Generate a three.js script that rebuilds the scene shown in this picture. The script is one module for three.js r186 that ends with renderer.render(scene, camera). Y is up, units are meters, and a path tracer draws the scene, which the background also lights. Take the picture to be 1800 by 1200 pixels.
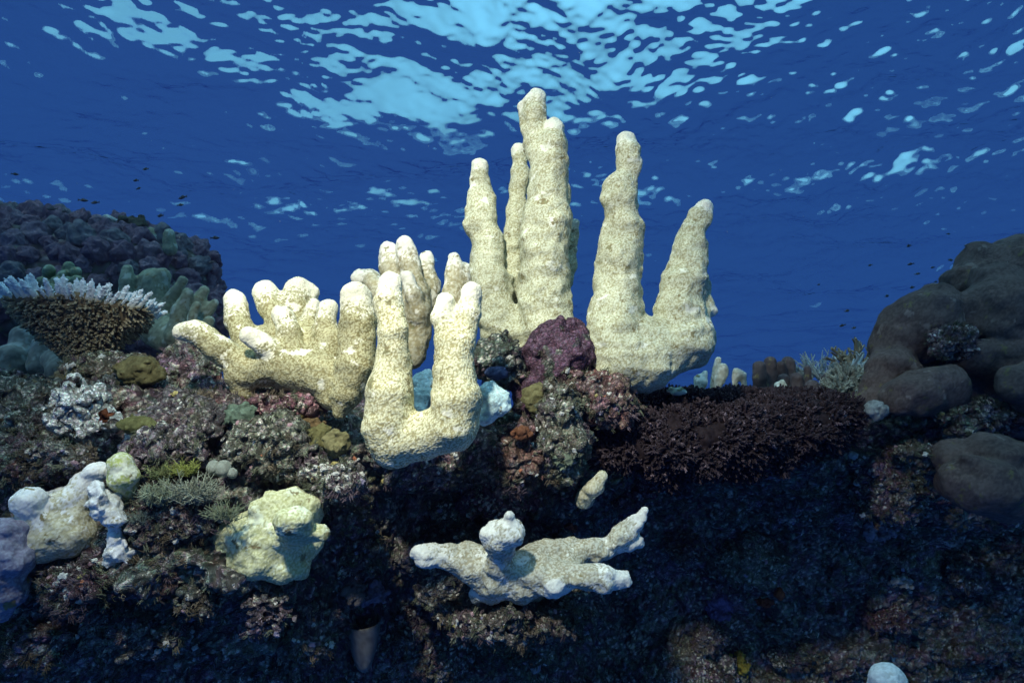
import * as THREE from 'three';
import { mergeGeometries } from 'three/addons/utils/BufferGeometryUtils.js';

// ---------------------------------------------------------------- camera, sky, sun, exposure
const scene = new THREE.Scene();
const renderer = new THREE.WebGLRenderer({ antialias: true });
renderer.toneMapping = THREE.LinearToneMapping;
renderer.toneMappingExposure = 1.0;
renderer.shadowMap.enabled = true;
const PITCH = THREE.MathUtils.degToRad(10), FOV = 62;
const camera = new THREE.PerspectiveCamera(FOV, 1024 / 682, 0.05, 400);
camera.rotation.x = PITCH;
scene.add(camera);

const SURFACE = 3.0;                      // the water surface, metres above the lens
{                                         // daylight above the water, open blue water below the horizon
  const w = 256, h = 128, data = new Float32Array(w * h * 4);
  for (let j = 0; j < h; j++) {
    const e = ((j + 0.5) / h - 0.5) * Math.PI;
    for (let i = 0; i < w; i++) {
      const k = (j * w + i) * 4, up = e > 0, t = up ? (0.62 + 0.5 * Math.pow(Math.sin(e), 0.8)) * (1 + 0.16 * Math.sin(3 * i / w * 6.2832 + 4 * e) * Math.cos(e) + 0.10 * Math.sin(7 * i / w * 6.2832 - 9 * e + 1) * Math.cos(e)) : 1;
      data[k] = up ? 0.19 * t : 0.017; data[k + 1] = up ? 0.65 * t : 0.072; data[k + 2] = up ? 1.0 * t : 0.270; data[k + 3] = 1;
    }
  }
  const sky = new THREE.DataTexture(data, w, h, THREE.RGBAFormat, THREE.FloatType);
  sky.mapping = THREE.EquirectangularReflectionMapping; sky.magFilter = sky.minFilter = THREE.LinearFilter;
  sky.colorSpace = THREE.LinearSRGBColorSpace; sky.needsUpdate = true;
  scene.background = sky; scene.environment = sky;
}
// daylight that has come down through the waves: weak, soft, robbed of red
const sun = new THREE.DirectionalLight(new THREE.Color(0.68, 0.90, 1.0), 1.2);
sun.position.set(-1.8, 8, 3.0); sun.target.position.set(0, 0, -1.5);
sun.castShadow = true; sun.shadow.mapSize.set(2048, 2048); sun.shadow.radius = 24;
Object.assign(sun.shadow.camera, { left: -3, right: 3, top: 3, bottom: -3, near: 0.5, far: 20 });
scene.add(sun, sun.target);
// the diver's strobe above the lens on the left, whose warm light falls off over the reef (its housing is built further down)
const STROBE = new THREE.Vector3(-0.38, 0.98, -0.02), AIM = new THREE.Vector3(-0.20, 0.31, -1.15);
const strobe = new THREE.SpotLight(new THREE.Color(1.0, 0.98, 0.84), 10.5, 0, 0.67, 1, 2);
strobe.position.copy(STROBE); strobe.target.position.copy(AIM); strobe.castShadow = true; strobe.shadow.radius = 2.5; strobe.shadow.mapSize.set(2048, 2048); strobe.shadow.camera.near = 0.05;
scene.add(strobe, strobe.target);
scene.fog = new THREE.FogExp2(new THREE.Color(0.32, 0.26, 0.95), 0.006);   // the water itself

// ---------------------------------------------------------------- helpers
const F = 600 / Math.tan(THREE.MathUtils.degToRad(FOV / 2));
const CP = Math.cos(PITCH), SP = Math.sin(PITCH);
function at(px, py, d) {                   // a sight line of the 1800 x 1200 photograph and a distance -> a point of the reef
  const a = (px - 900) / F * d, b = (600 - py) / F * d;
  return new THREE.Vector3(a, b * CP + d * SP, b * SP - d * CP);
}
function mulberry(a) { return () => { a |= 0; a = a + 0x6D2B79F5 | 0; let t = Math.imul(a ^ a >>> 15, 1 | a); t = t + Math.imul(t ^ t >>> 7, 61 | t) ^ t; return ((t ^ t >>> 14) >>> 0) / 4294967296; }; }
const perm = new Uint8Array(512);
{ const r = mulberry(7), p = [...Array(256).keys()]; for (let i = 255; i > 0; i--) { const j = Math.floor(r() * (i + 1)); [p[i], p[j]] = [p[j], p[i]]; } for (let i = 0; i < 512; i++) perm[i] = p[i & 255]; }
function grad(h, x, y, z) { h &= 15; const u = h < 8 ? x : y, v = h < 4 ? y : h === 12 || h === 14 ? x : z; return ((h & 1) ? -u : u) + ((h & 2) ? -v : v); }
function noise(x, y, z) {
  const fx = Math.floor(x), fy = Math.floor(y), fz = Math.floor(z), X = fx & 255, Y = fy & 255, Z = fz & 255; x -= fx; y -= fy; z -= fz;
  const u = x * x * x * (x * (x * 6 - 15) + 10), v = y * y * y * (y * (y * 6 - 15) + 10), w = z * z * z * (z * (z * 6 - 15) + 10);
  const A = perm[X] + Y, AA = perm[A] + Z, AB = perm[A + 1] + Z, B = perm[X + 1] + Y, BA = perm[B] + Z, BB = perm[B + 1] + Z;
  const l = (a, b, t) => a + t * (b - a);
  return l(l(l(grad(perm[AA], x, y, z), grad(perm[BA], x - 1, y, z), u), l(grad(perm[AB], x, y - 1, z), grad(perm[BB], x - 1, y - 1, z), u), v),
    l(l(grad(perm[AA + 1], x, y, z - 1), grad(perm[BA + 1], x - 1, y, z - 1), u), l(grad(perm[AB + 1], x, y - 1, z - 1), grad(perm[BB + 1], x - 1, y - 1, z - 1), u), v), w);
}
function fbm(x, y, z, n = 4) { let s = 0, a = 0.5; for (let i = 0; i < n; i++) { s += a * noise(x, y, z); x = x * 2.03 + 11.3; y = y * 2.03 + 5.1; z = z * 2.03 + 7.7; a *= 0.5; } return s; }
const hsh = (x, y, z, k) => { let h = Math.imul(x, 374761393) ^ Math.imul(y, 668265263) ^ Math.imul(z, 2147483647 - 1274126177) ^ Math.imul(k, 1442695041); h = Math.imul(h ^ h >>> 13, 1274126177); return ((h ^ h >>> 16) >>> 0) / 4294967296; };
const W = { f1: 0, f2: 0, id: 0 };
function worley(x, y, z) {                 // nearest and second nearest of scattered points, and the nearest one's random number
  const X = Math.floor(x), Y = Math.floor(y), Z = Math.floor(z); let a = 9, b = 9, id = 0;
  for (let i = -1; i < 2; i++) for (let j = -1; j < 2; j++) for (let k = -1; k < 2; k++) {
    const cx = X + i, cy = Y + j, cz = Z + k, dx = cx + hsh(cx, cy, cz, 1) - x, dy = cy + hsh(cx, cy, cz, 2) - y, dz = cz + hsh(cx, cy, cz, 3) - z, d = dx * dx + dy * dy + dz * dz;
    if (d < a) { b = a; a = d; id = hsh(cx, cy, cz, 4); } else if (d < b) b = d;
  }
  W.f1 = Math.sqrt(a); W.f2 = Math.sqrt(b); W.id = id; return W;
}
const clamp = (x, a = 0, b = 1) => x < a ? a : x > b ? b : x;
const ss = (a, b, x) => { const t = clamp((x - a) / (b - a)); return t * t * (3 - 2 * t); };
const mix3 = (a, b, t) => [a[0] + (b[0] - a[0]) * t, a[1] + (b[1] - a[1]) * t, a[2] + (b[2] - a[2]) * t];
const mul3 = (a, k) => [a[0] * k, a[1] * k, a[2] * k];
const smin = (a, b, k) => { const h = Math.max(k - Math.abs(a - b), 0) / k; return Math.min(a, b) - h * h * k * 0.25; };
const smax = (a, b, k) => -smin(-a, -b, k);

function surfaceNets(sdf, lo, hi, cell, slack = 1.5) {
  const nx = Math.ceil((hi[0] - lo[0]) / cell) + 1, ny = Math.ceil((hi[1] - lo[1]) / cell) + 1, nz = Math.ceil((hi[2] - lo[2]) / cell) + 1;
  const val = new Float32Array(nx * ny * nz), B = 6, reach = B * cell * 0.87 * slack + cell;
  for (let bz = 0; bz < nz; bz += B) for (let by = 0; by < ny; by += B) for (let bx = 0; bx < nx; bx += B) {
    const d = sdf(lo[0] + (bx + B / 2) * cell, lo[1] + (by + B / 2) * cell, lo[2] + (bz + B / 2) * cell), skip = Math.abs(d) > reach;
    const ex = Math.min(bx + B, nx), ey = Math.min(by + B, ny), ez = Math.min(bz + B, nz);
    for (let k = bz; k < ez; k++) for (let j = by; j < ey; j++) for (let i = bx; i < ex; i++)
      val[(k * ny + j) * nx + i] = skip ? d : sdf(lo[0] + i * cell, lo[1] + j * cell, lo[2] + k * cell);
  }
  const idx = new Int32Array(nx * ny * nz).fill(-1), pos = [], ind = [];
  const off = [0, 1, nx, nx + 1, nx * ny, nx * ny + 1, nx * ny + nx, nx * ny + nx + 1];
  const E = [[0, 1], [2, 3], [4, 5], [6, 7], [0, 2], [1, 3], [4, 6], [5, 7], [0, 4], [1, 5], [2, 6], [3, 7]];
  for (let k = 0; k < nz - 1; k++) for (let j = 0; j < ny - 1; j++) for (let i = 0; i < nx - 1; i++) {
    const o = (k * ny + j) * nx + i; let m = 0;
    for (let c = 0; c < 8; c++) if (val[o + off[c]] < 0) m |= 1 << c;
    if (m === 0 || m === 255) continue;
    let x = 0, y = 0, z = 0, n = 0;
    for (const [a, b] of E) {
      if ((m >> a & 1) === (m >> b & 1)) continue;
      const va = val[o + off[a]], vb = val[o + off[b]], t = va / (va - vb);
      x += (a & 1) + t * ((b & 1) - (a & 1)); y += (a >> 1 & 1) + t * ((b >> 1 & 1) - (a >> 1 & 1)); z += (a >> 2) + t * ((b >> 2) - (a >> 2)); n++;
    }
    idx[o] = pos.length / 3; pos.push(lo[0] + (i + x / n) * cell, lo[1] + (j + y / n) * cell, lo[2] + (k + z / n) * cell);
  }
  const quad = (a, b, c, d, flip) => { if (a < 0 || b < 0 || c < 0 || d < 0) return; if (flip) ind.push(a, c, b, a, d, c); else ind.push(a, b, c, a, c, d); };
  const sx = 1, sy = nx, sz = nx * ny;
  for (let k = 1; k < nz - 1; k++) for (let j = 1; j < ny - 1; j++) for (let i = 1; i < nx - 1; i++) {
    const o = (k * ny + j) * nx + i, s = val[o] < 0;
    if (s !== val[o + sx] < 0) quad(idx[o - sy - sz], idx[o - sz], idx[o], idx[o - sy], !s);
    if (s !== val[o + sy] < 0) quad(idx[o - sx - sz], idx[o - sx], idx[o], idx[o - sz], !s);
    if (s !== val[o + sz] < 0) quad(idx[o - sx - sy], idx[o - sy], idx[o], idx[o - sx], !s);
  }
  const g = new THREE.BufferGeometry();
  g.setAttribute('position', new THREE.Float32BufferAttribute(pos, 3)); g.setIndex(ind); g.computeVertexNormals();
  return g;
}
// moves every vertex along its normal by push(x, y, z, normal) and colours it by paint(x, y, z, normal, push)
function finish(g, push, paint) {
  const p = g.attributes.position, n = g.attributes.normal, q = new Float32Array(p.count * 3), col = new Float32Array(p.count * 3);
  for (let i = 0; i < p.count; i++) {
    const x = p.getX(i), y = p.getY(i), z = p.getZ(i), N = [n.getX(i), n.getY(i), n.getZ(i)], d = push ? push(x, y, z, N) : 0, c = paint(x, y, z, N, d);
    q[i * 3] = x + N[0] * d; q[i * 3 + 1] = y + N[1] * d; q[i * 3 + 2] = z + N[2] * d; col[i * 3] = c[0]; col[i * 3 + 1] = c[1]; col[i * 3 + 2] = c[2];
  }
  g.setAttribute('position', new THREE.BufferAttribute(q, 3)); g.setAttribute('color', new THREE.BufferAttribute(col, 3)); g.computeVertexNormals();
  return g;
}
// gritty grain for rock: colour and relief that tile every 0.24 m
function grain(N) {
  const h2 = (i, j, p, k) => hsh(((i % p) + p) % p, ((j % p) + p) % p, p, k);
  const val = (x, y, p, k) => { x *= p; y *= p; const i = Math.floor(x), j = Math.floor(y), u = x - i, v = y - j, a = u * u * (3 - 2 * u), b = v * v * (3 - 2 * v); return (h2(i, j, p, k) * (1 - a) + h2(i + 1, j, p, k) * a) * (1 - b) + (h2(i, j + 1, p, k) * (1 - a) + h2(i + 1, j + 1, p, k) * a) * b; };
  const cel = (x, y, p, k) => { x *= p; y *= p; const I = Math.floor(x), J = Math.floor(y); let a = 9, b = 9, id = 0; for (let i = -1; i < 2; i++) for (let j = -1; j < 2; j++) { const dx = I + i + h2(I + i, J + j, p, k) - x, dy = J + j + h2(I + i, J + j, p, k + 1) - y, d = dx * dx + dy * dy; if (d < a) { b = a; a = d; id = h2(I + i, J + j, p, k + 2); } else if (d < b) b = d; } return [Math.sqrt(a), Math.sqrt(b), id]; };
  const col = new Uint8Array(N * N * 4), hgt = new Uint8Array(N * N * 4), hue = [[1, 0.90, 0.88], [0.84, 1, 0.90], [0.90, 0.92, 1.0], [0.96, 1.0, 0.90], [1, 0.84, 0.95]];
  for (let j = 0; j < N; j++) for (let i = 0; i < N; i++) {
    const x = i / N, y = j / N, f = 0.5 * val(x, y, 16, 1) + 0.3 * val(x, y, 37, 2) + 0.2 * val(x, y, 90, 3), [a, b, id] = cel(x + 0.02 * f, y + 0.02 * val(x, y, 14, 9), 34, 10), [c, , id2] = cel(x, y, 88, 20), fine = val(x, y, 190, 5);
    let k = 0.20 + 0.42 * id * id + 0.22 * f + 0.20 * fine, q = hue[Math.floor(id2 * 4.99)]; if (id2 > 0.93 && c < 0.42) { k = 0.95; q = [1, 1, 0.95]; }
    const o = (j * N + i) * 4, H = 0.45 * f + 0.30 * (1 - a) + 0.20 * (1 - c) + 0.12 * fine - 0.25 * ss(0.14, 0.0, b - a);
    for (let n = 0; n < 3; n++) { col[o + n] = 255 * clamp(k * q[n]); hgt[o + n] = 255 * clamp(H); } col[o + 3] = hgt[o + 3] = 255;
  }
  return [col, hgt].map((d, n) => { const t = new THREE.DataTexture(d, N, N); t.wrapS = t.wrapT = THREE.RepeatWrapping; t.magFilter = THREE.LinearFilter; t.minFilter = THREE.LinearMipmapLinearFilter; t.generateMipmaps = true; if (!n) t.colorSpace = THREE.LinearSRGBColorSpace; t.needsUpdate = true; return t; });
}
const [GRAIN, RELIEF] = grain(1024), PORES = RELIEF.clone(); PORES.repeat.set(6, 6); PORES.needsUpdate = true;
function boxUV(g, size = 0.24) {            // uv in metres, looked at along the axis that each vertex faces
  const p = g.attributes.position, n = g.attributes.normal, uv = new Float32Array(p.count * 2);
  for (let i = 0; i < p.count; i++) {
    const x = p.getX(i), y = p.getY(i), z = p.getZ(i), a = Math.abs(n.getX(i)), b = Math.abs(n.getY(i)), c = Math.abs(n.getZ(i));
    const [u, v] = c >= a * 0.9 && c >= b * 0.9 ? [x, y] : b >= a ? [x + 0.37, z] : [z, y + 0.53]; uv[i * 2] = u / size; uv[i * 2 + 1] = v / size;
  }
  g.setAttribute('uv', new THREE.BufferAttribute(uv, 2)); return g;
}
const MAT = {
  crust: new THREE.MeshPhysicalMaterial({ vertexColors: true, roughness: 1, specularIntensity: 0.12, map: GRAIN, bumpMap: RELIEF, bumpScale: 0.006 }),
  skin: new THREE.MeshPhysicalMaterial({ vertexColors: true, roughness: 0.95, specularIntensity: 0.15, bumpMap: PORES, bumpScale: 0.002 }),
  coral: new THREE.MeshPhysicalMaterial({ vertexColors: true, roughness: 0.9, specularIntensity: 0.2 }),
  rock: new THREE.MeshPhysicalMaterial({ vertexColors: true, roughness: 1, specularIntensity: 0.12 }),
  slick: new THREE.MeshPhysicalMaterial({ vertexColors: true, roughness: 0.55 }),
};
const names = new Map();
function numbered(name) { const n = names.get(name) ?? 0; names.set(name, n + 1); return n ? `${name}_${String(n).padStart(3, '0')}` : name; }
function tag(o, label, category, group, kind) { Object.assign(o.userData, { label, category }); if (group) o.userData.group = group; if (kind) o.userData.kind = kind; return o; }
function thing(name, label, category, base, group) { const o = new THREE.Group(); o.name = numbered(name); o.position.copy(base); scene.add(o); return tag(o, label, category, group); }
function shade(m) { m.castShadow = m.receiveShadow = true; return m; }
function part(parent, name, g, m) { const o = shade(new THREE.Mesh(g, m)); o.name = name; parent.add(o); return o; }
function single(name, label, category, g, m, base, group) {          // a thing of one mesh; the geometry is in world axes
  g.translate(-base.x, -base.y, -base.z);
  const o = shade(new THREE.Mesh(g, m)); o.name = numbered(name); o.position.copy(base); scene.add(o); return tag(o, label, category, group);
}
function structure(name, g, m) { const o = shade(new THREE.Mesh(g, m)); o.name = name; o.userData.kind = 'structure'; scene.add(o); return o; }

// ---------------------------------------------------------------- the water surface
{
  const r = mulberry(5), waves = [];
  const wave = (len, slope, spread, wind) => { const a = wind + (r() + r() + r() - 1.5) * spread, k = 2 * Math.PI / len; waves.push([Math.cos(a) * k, Math.sin(a) * k, slope / k, r() * 6.283, len]); };
  for (let i = 0; i < 9; i++) wave(1.3 + 2.6 * r(), 0.074, 1.2, 1.5);
  for (let i = 0; i < 16; i++) wave(0.42 + 0.75 * r(), 0.070, 1.5, 1.5);
  for (let i = 0; i < 30; i++) wave(0.11 + 0.24 * r(), 0.050, 1.9, 1.6);
  for (let i = 0; i < 26; i++) wave(0.05 + 0.06 * r(), 0.031, 2.2, 1.6);
  const NU = 760, NEAR = 70, NV = NEAR + 520, Z0 = 60, ZN = -3.2, Z1 = -260, pos = new Float32Array(NU * NV * 3), nor = new Float32Array(NU * NV * 3), ind = [];
  for (let j = 0; j < NV; j++) {             // rows close up where the surface is seen from near
    const t = (j - NEAR) / (NV - 1 - NEAR), q = 1 - j / NEAR, z = j < NEAR ? ZN + (Z0 - ZN) * q * q : 1 / (1 / ZN + (1 / Z1 - 1 / ZN) * t), half = 4 + 1.02 * Math.abs(z) + (z > 0 ? 14 : z > ZN ? 14 * ss(ZN, 0, z) : 0), dz = j < NEAR ? 0.08 + 1.8 * q : z * z * 0.31 / (NV - NEAR);
    for (let i = 0; i < NU; i++) {
      const u = i / (NU - 1) * 2 - 1, e = Math.max(Math.abs(u) - 0.95, 0) / 0.05, x = Math.sign(u) * (Math.min(Math.abs(u), 0.95) * half / 0.95 + e * e * (70 + half)), dx = 2 * half / NU / 0.95 * (1 + 60 * e), least = Math.max(dx, dz) * 2.6, o = (j * NU + i) * 3;
      let y = 0, sx = 0, sz = 0; const gust = 0.8 + 0.55 * noise(x * 0.35, 3.1, z * 0.35);
      const wx = x + 0.10 * noise(x * 1.1, 0.5, z * 1.1), wz = z + 0.10 * noise(x * 1.1, 9.5, z * 1.1);
      for (const [kx, kz, a, ph, len] of waves) {
        const f = ss(least * 0.7, least * 1.3, len) * (len < 1.2 ? gust : 1); if (f <= 0) continue;
        const t = kx * wx + kz * wz + ph, s = Math.sin(t), c = Math.cos(t); y += f * a * s; sx += f * a * kx * c; sz += f * a * kz * c;
      }
      pos[o] = x; pos[o + 1] = SURFACE + y; pos[o + 2] = z; const m = 1 / Math.hypot(sx, 1, sz); nor[o] = -sx * m; nor[o + 1] = m; nor[o + 2] = -sz * m;
    }
  }
  for (let j = 0; j < NV - 1; j++) for (let i = 0; i < NU - 1; i++) { const a = j * NU + i, b = a + 1, c = a + NU, d = c + 1; ind.push(a, b, c, b, d, c); }
  const g = new THREE.BufferGeometry(); g.setAttribute('position', new THREE.BufferAttribute(pos, 3)); g.setAttribute('normal', new THREE.BufferAttribute(nor, 3)); g.setIndex(ind);
  const m = new THREE.MeshPhysicalMaterial({ color: 0xffffff, transmission: 1, thickness: 1, ior: 1.333, roughness: 0.0 });
  structure('water_surface', g, m);
}
console.log('water', performance.now() | 0);
// ---------------------------------------------------------------- coral colonies: tapering fingers joined smoothly
// A finger is a list of [photo x, photo y, distance, radius in photo pixels], tip first.
const CREAM = [0.66, 0.60, 0.40], OLIVE = [0.30, 0.225, 0.085], WHITE = [0.78, 0.77, 0.66];
function bones(fingers, grow = 1) {
  const out = [];
  fingers.forEach((f, n) => {
    const P = f.map(([x, y, d, r]) => { const v = at(x, y, d); return [v.x, v.y, v.z, r * 0.97 * grow * d / F]; });
    let s = 0;
    if (P.length === 1) out.push({ a: P[0], b: P[0], n, s, l: 1e-9, m: P[0], R: P[0][3] });
    for (let i = 0; i + 1 < P.length; i++) { const l = Math.hypot(P[i][0] - P[i + 1][0], P[i][1] - P[i + 1][1], P[i][2] - P[i + 1][2]); out.push({ a: P[i], b: P[i + 1], n, s, l, m: [0, 1, 2].map((c) => (P[i][c] + P[i + 1][c]) / 2), R: l / 2 + Math.max(P[i][3], P[i + 1][3]) }); s += l; }
  });
  return out;
}
function boneField(B, k) {
  const R = { d: 0, n: 0, s: 0 };
  const field = (x, y, z) => {
    let d = 1e9, near = 1e9, own = 1e9, last = -1;                  // plain union along a finger, smooth joins between fingers
    for (const { a, b, n, s, l, m, R: far } of B) {
      if (n !== last) { if (last >= 0) d = smin(d, own, k); own = 1e9; last = n; }
      const mx = x - m[0], my = y - m[1], mz = z - m[2], q = Math.min(d, own) + k + far; if (q > 0 && near < 1e8 && mx * mx + my * my + mz * mz > q * q) continue;
      const ex = b[0] - a[0], ey = b[1] - a[1], ez = b[2] - a[2], px = x - a[0], py = y - a[1], pz = z - a[2];
      const t = clamp((px * ex + py * ey + pz * ez) / (l * l)), qx = px - ex * t, qy = py - ey * t, qz = pz - ez * t, e = Math.sqrt(qx * qx + qy * qy + qz * qz) - (a[3] + (b[3] - a[3]) * t);
      if (e < near) { near = e; R.n = n; R.s = s + t * l; }
      own = smin(own, e, 0.006);
    }
    d = smin(d, own, k);
    return R.d = d;
  };
  return { field, R };
}
function boundsOf(B, pad) {
  const lo = [1e9, 1e9, 1e9], hi = [-1e9, -1e9, -1e9];
  for (const { a, b } of B) for (const q of [a, b]) for (let i = 0; i < 3; i++) { lo[i] = Math.min(lo[i], q[i] - q[3] - pad); hi[i] = Math.max(hi[i], q[i] + q[3] + pad); }
  return [lo, hi];
}
// splits one continuous skin into the fingers that it belongs to (shared edges keep their normals)
function splitSkin(g, owner) {
  const ind = g.index.array, p = g.attributes.position, c = g.attributes.color, n = g.attributes.normal, lists = new Map();
  for (let i = 0; i < ind.length; i += 3) {
    const a = ind[i], o = owner((p.getX(a) + p.getX(ind[i + 1]) + p.getX(ind[i + 2])) / 3, (p.getY(a) + p.getY(ind[i + 1]) + p.getY(ind[i + 2])) / 3, (p.getZ(a) + p.getZ(ind[i + 1]) + p.getZ(ind[i + 2])) / 3);
    if (!lists.has(o)) lists.set(o, []); lists.get(o).push(a, ind[i + 1], ind[i + 2]);
  }
  const out = new Map();
  for (const [o, l] of lists) {
    const map = new Map(), P = [], C = [], N = [], I = [];
    for (const v of l) { if (!map.has(v)) { map.set(v, P.length / 3); P.push(p.getX(v), p.getY(v), p.getZ(v)); C.push(c.getX(v), c.getY(v), c.getZ(v)); N.push(n.getX(v), n.getY(v), n.getZ(v)); } I.push(map.get(v)); }
    const h = new THREE.BufferGeometry(); h.setAttribute('position', new THREE.Float32BufferAttribute(P, 3)); h.setAttribute('color', new THREE.Float32BufferAttribute(C, 3)); h.setAttribute('normal', new THREE.Float32BufferAttribute(N, 3)); h.setIndex(I); out.set(o, h);
  }
  return out;
}
function lowest(B) { let m = null; for (const { a, b } of B) for (const q of [a, b]) if (!m || q[1] - q[3] < m[1] - m[3]) m = q; return new THREE.Vector3(m[0], m[1] - m[3], m[2]); }
// o: fingers, trunk (fingers that read as the base), k join, cell, lump, ring, polyp spacing, tip (how far the pale tip reaches), colours
function colony(name, label, o, group) {
  const all = [...o.fingers, ...(o.trunk ?? [])], B = bones(all, o.grow), nf = o.fingers.length;
  const { field, R } = boneField(B, o.k ?? 0.03), cell = o.cell ?? 0.0026, seed = (o.seed ?? 1) * 13.7, lump = o.lump ?? 0.006, lf = o.lf ?? 22, ring = o.ring ?? 0;
  const holes = (o.holes ?? []).map(([x, y, d, r]) => { const v = at(x, y, d); return [v.x, v.y, v.z, r * d / F]; });
  const sdf = (x, y, z) => {
    let d = field(x, y, z);
    if (Math.abs(d) < 0.018) d += lump * (noise(x * lf + seed, y * lf, z * lf) + 0.5 * noise(x * lf * 2.3, y * lf * 2.3 + seed, z * lf * 2.3)) + (ring ? ring * noise(x * 9 + seed, y * 42, z * 9) : 0) + 0.0013 * noise(x * 75, y * 75 + seed, z * 75);
    for (const h of holes) d = smax(d, h[3] - Math.hypot(x - h[0], y - h[1], z - h[2]), 0.01);
    return d;
  };
  const [lo, hi] = boundsOf(B, lump * 2 + 0.012), g = surfaceNets(sdf, lo, hi, cell);
  const ps = 1 / (o.polyp ?? 0.0058), tip = o.tip ?? 0.035, light = o.light ?? CREAM, dark = o.dark ?? OLIVE, pale = o.pale ?? WHITE, bump = o.bump ?? 0.0009, patchy = o.patchy ?? 0.25;
  let f1 = 0, id = 0;
  finish(g, (x, y, z) => { const w = worley(x * ps, y * ps, z * ps); f1 = w.f1; id = w.id; return bump * (0.55 - f1) * 1.6; }, (x, y, z) => {
    field(x, y, z); const fade = R.n < nf ? R.s : 1;
    const pit = ss(0.38, 0.66, f1 + (id - 0.5) * 0.4), blotch = fbm(x * 26 + seed, y * 26 * (o.band ?? 1), z * 26, 4);
    // polyps thin out, cell by cell, towards the growing tips; bare skeleton elsewhere in ragged patches
    const bare = (tip > 0 && fade < tip * (0.15 + 1.5 * id + 1.3 * blotch)) || blotch > 0.42 - patchy * (0.5 + 0.5 * id);
    const scar = fbm(x * 34, y * 34 + seed, z * 34 + 8, 4) > 0.26 + 0.14 * id;
    let c = scar ? mix3([0.24, 0.20, 0.10], [0.20, 0.21, 0.11], id) : bare ? mix3(pale, light, 0.35 * pit) : mix3(light, dark, pit * (0.8 + 0.35 * blotch));
    const s = 0.88 + 0.24 * id; return mul3(c, s * (1 + 0.5 * fbm(x * 11, y * 11 + seed, z * 11, 3)));
  });
  const base = lowest(B); g.translate(-base.x, -base.y, -base.z);
  const t = thing(name, label, 'coral', base, group), parts = splitSkin(g, (x, y, z) => { field(x + base.x, y + base.y, z + base.z); return R.n < nf ? R.n : nf; });
  for (const [n, h] of [...parts].sort((a, b) => a[0] - b[0])) part(t, n < nf ? (o.finger ?? 'finger') : 'base', o.mat ? boxUV(h) : h, o.mat ?? MAT.coral);
  return t;
}

const tall = { cell: 0.0020, polyp: 0.0036, lump: 0.0085, lf: 17, ring: 0.003, k: 0.014, bump: 0.0010, tip: 0.012, patchy: 0.17, band: 1.4, light: [0.61, 0.64, 0.47], dark: [0.25, 0.23, 0.11], pale: [0.70, 0.72, 0.60] };
colony('finger_coral', 'tallest cream coral column with side spires in the centre', { ...tall, seed: 3, fingers: [
  [[842, 291, 1.40, 14], [844, 319, 1.40, 16], [844, 350, 1.40, 25], [843, 394, 1.39, 29], [854, 423, 1.39, 28], [857, 457, 1.39, 31], [862, 507, 1.38, 36], [872, 557, 1.38, 38], [880, 592, 1.38, 36]],
  [[913, 264, 1.45, 14], [915, 307, 1.45, 18], [908, 373, 1.44, 18], [902, 432, 1.43, 20], [899, 515, 1.42, 26]],
  [[942, 174, 1.37, 17], [938, 198, 1.37, 21], [937, 227, 1.37, 21], [950, 270, 1.37, 24]],
  [[919, 190, 1.38, 9], [924, 212, 1.38, 11]],
  [[975, 228, 1.36, 19], [972, 255, 1.36, 29], [968, 295, 1.36, 33], [965, 340, 1.36, 40], [960, 390, 1.35, 44], [957, 457, 1.35, 47], [957, 515, 1.35, 48], [966, 577, 1.34, 48], [975, 625, 1.34, 46]],
  [[1006, 395, 1.45, 9], [1005, 440, 1.45, 12], [995, 500, 1.44, 14]] ], trunk: [[[885, 570, 1.38, 40], [915, 585, 1.38, 42], [960, 600, 1.36, 46]]] });
colony('finger_coral', 'cream coral with two tapering spires standing right of centre', { ...tall, seed: 5, k: 0.03, fingers: [
  [[1098, 245, 1.33, 16], [1103, 272, 1.33, 24], [1105, 303, 1.33, 18], [1094, 332, 1.33, 30], [1091, 352, 1.33, 36], [1092, 378, 1.33, 31], [1092, 400, 1.33, 37], [1092, 425, 1.33, 37], [1089, 460, 1.32, 40], [1086, 512, 1.32, 43], [1083, 559, 1.31, 48], [1080, 603, 1.30, 52]],
  [[1238, 366, 1.35, 14], [1231, 384, 1.35, 20], [1216, 412, 1.35, 26], [1210, 460, 1.34, 33], [1200, 503, 1.33, 40], [1196, 546, 1.32, 46], [1203, 590, 1.31, 48]],
  [[1250, 545, 1.33, 9], [1240, 500, 1.34, 9], [1228, 510, 1.33, 12]] ],
  trunk: [[[1141, 596, 1.30, 26], [1140, 640, 1.29, 48]], [[1077, 605, 1.30, 54], [1095, 640, 1.28, 46], [1107, 674, 1.27, 14]], [[1100, 630, 1.28, 48], [1150, 618, 1.29, 54], [1207, 600, 1.31, 48], [1237, 603, 1.32, 24]]] });
const fat = { cell: 0.0016, polyp: 0.0036, lump: 0.0045, lf: 18, k: 0.018, bump: 0.0010, light: [0.71, 0.70, 0.47], dark: [0.24, 0.20, 0.075], pale: [0.80, 0.78, 0.62] };
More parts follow.
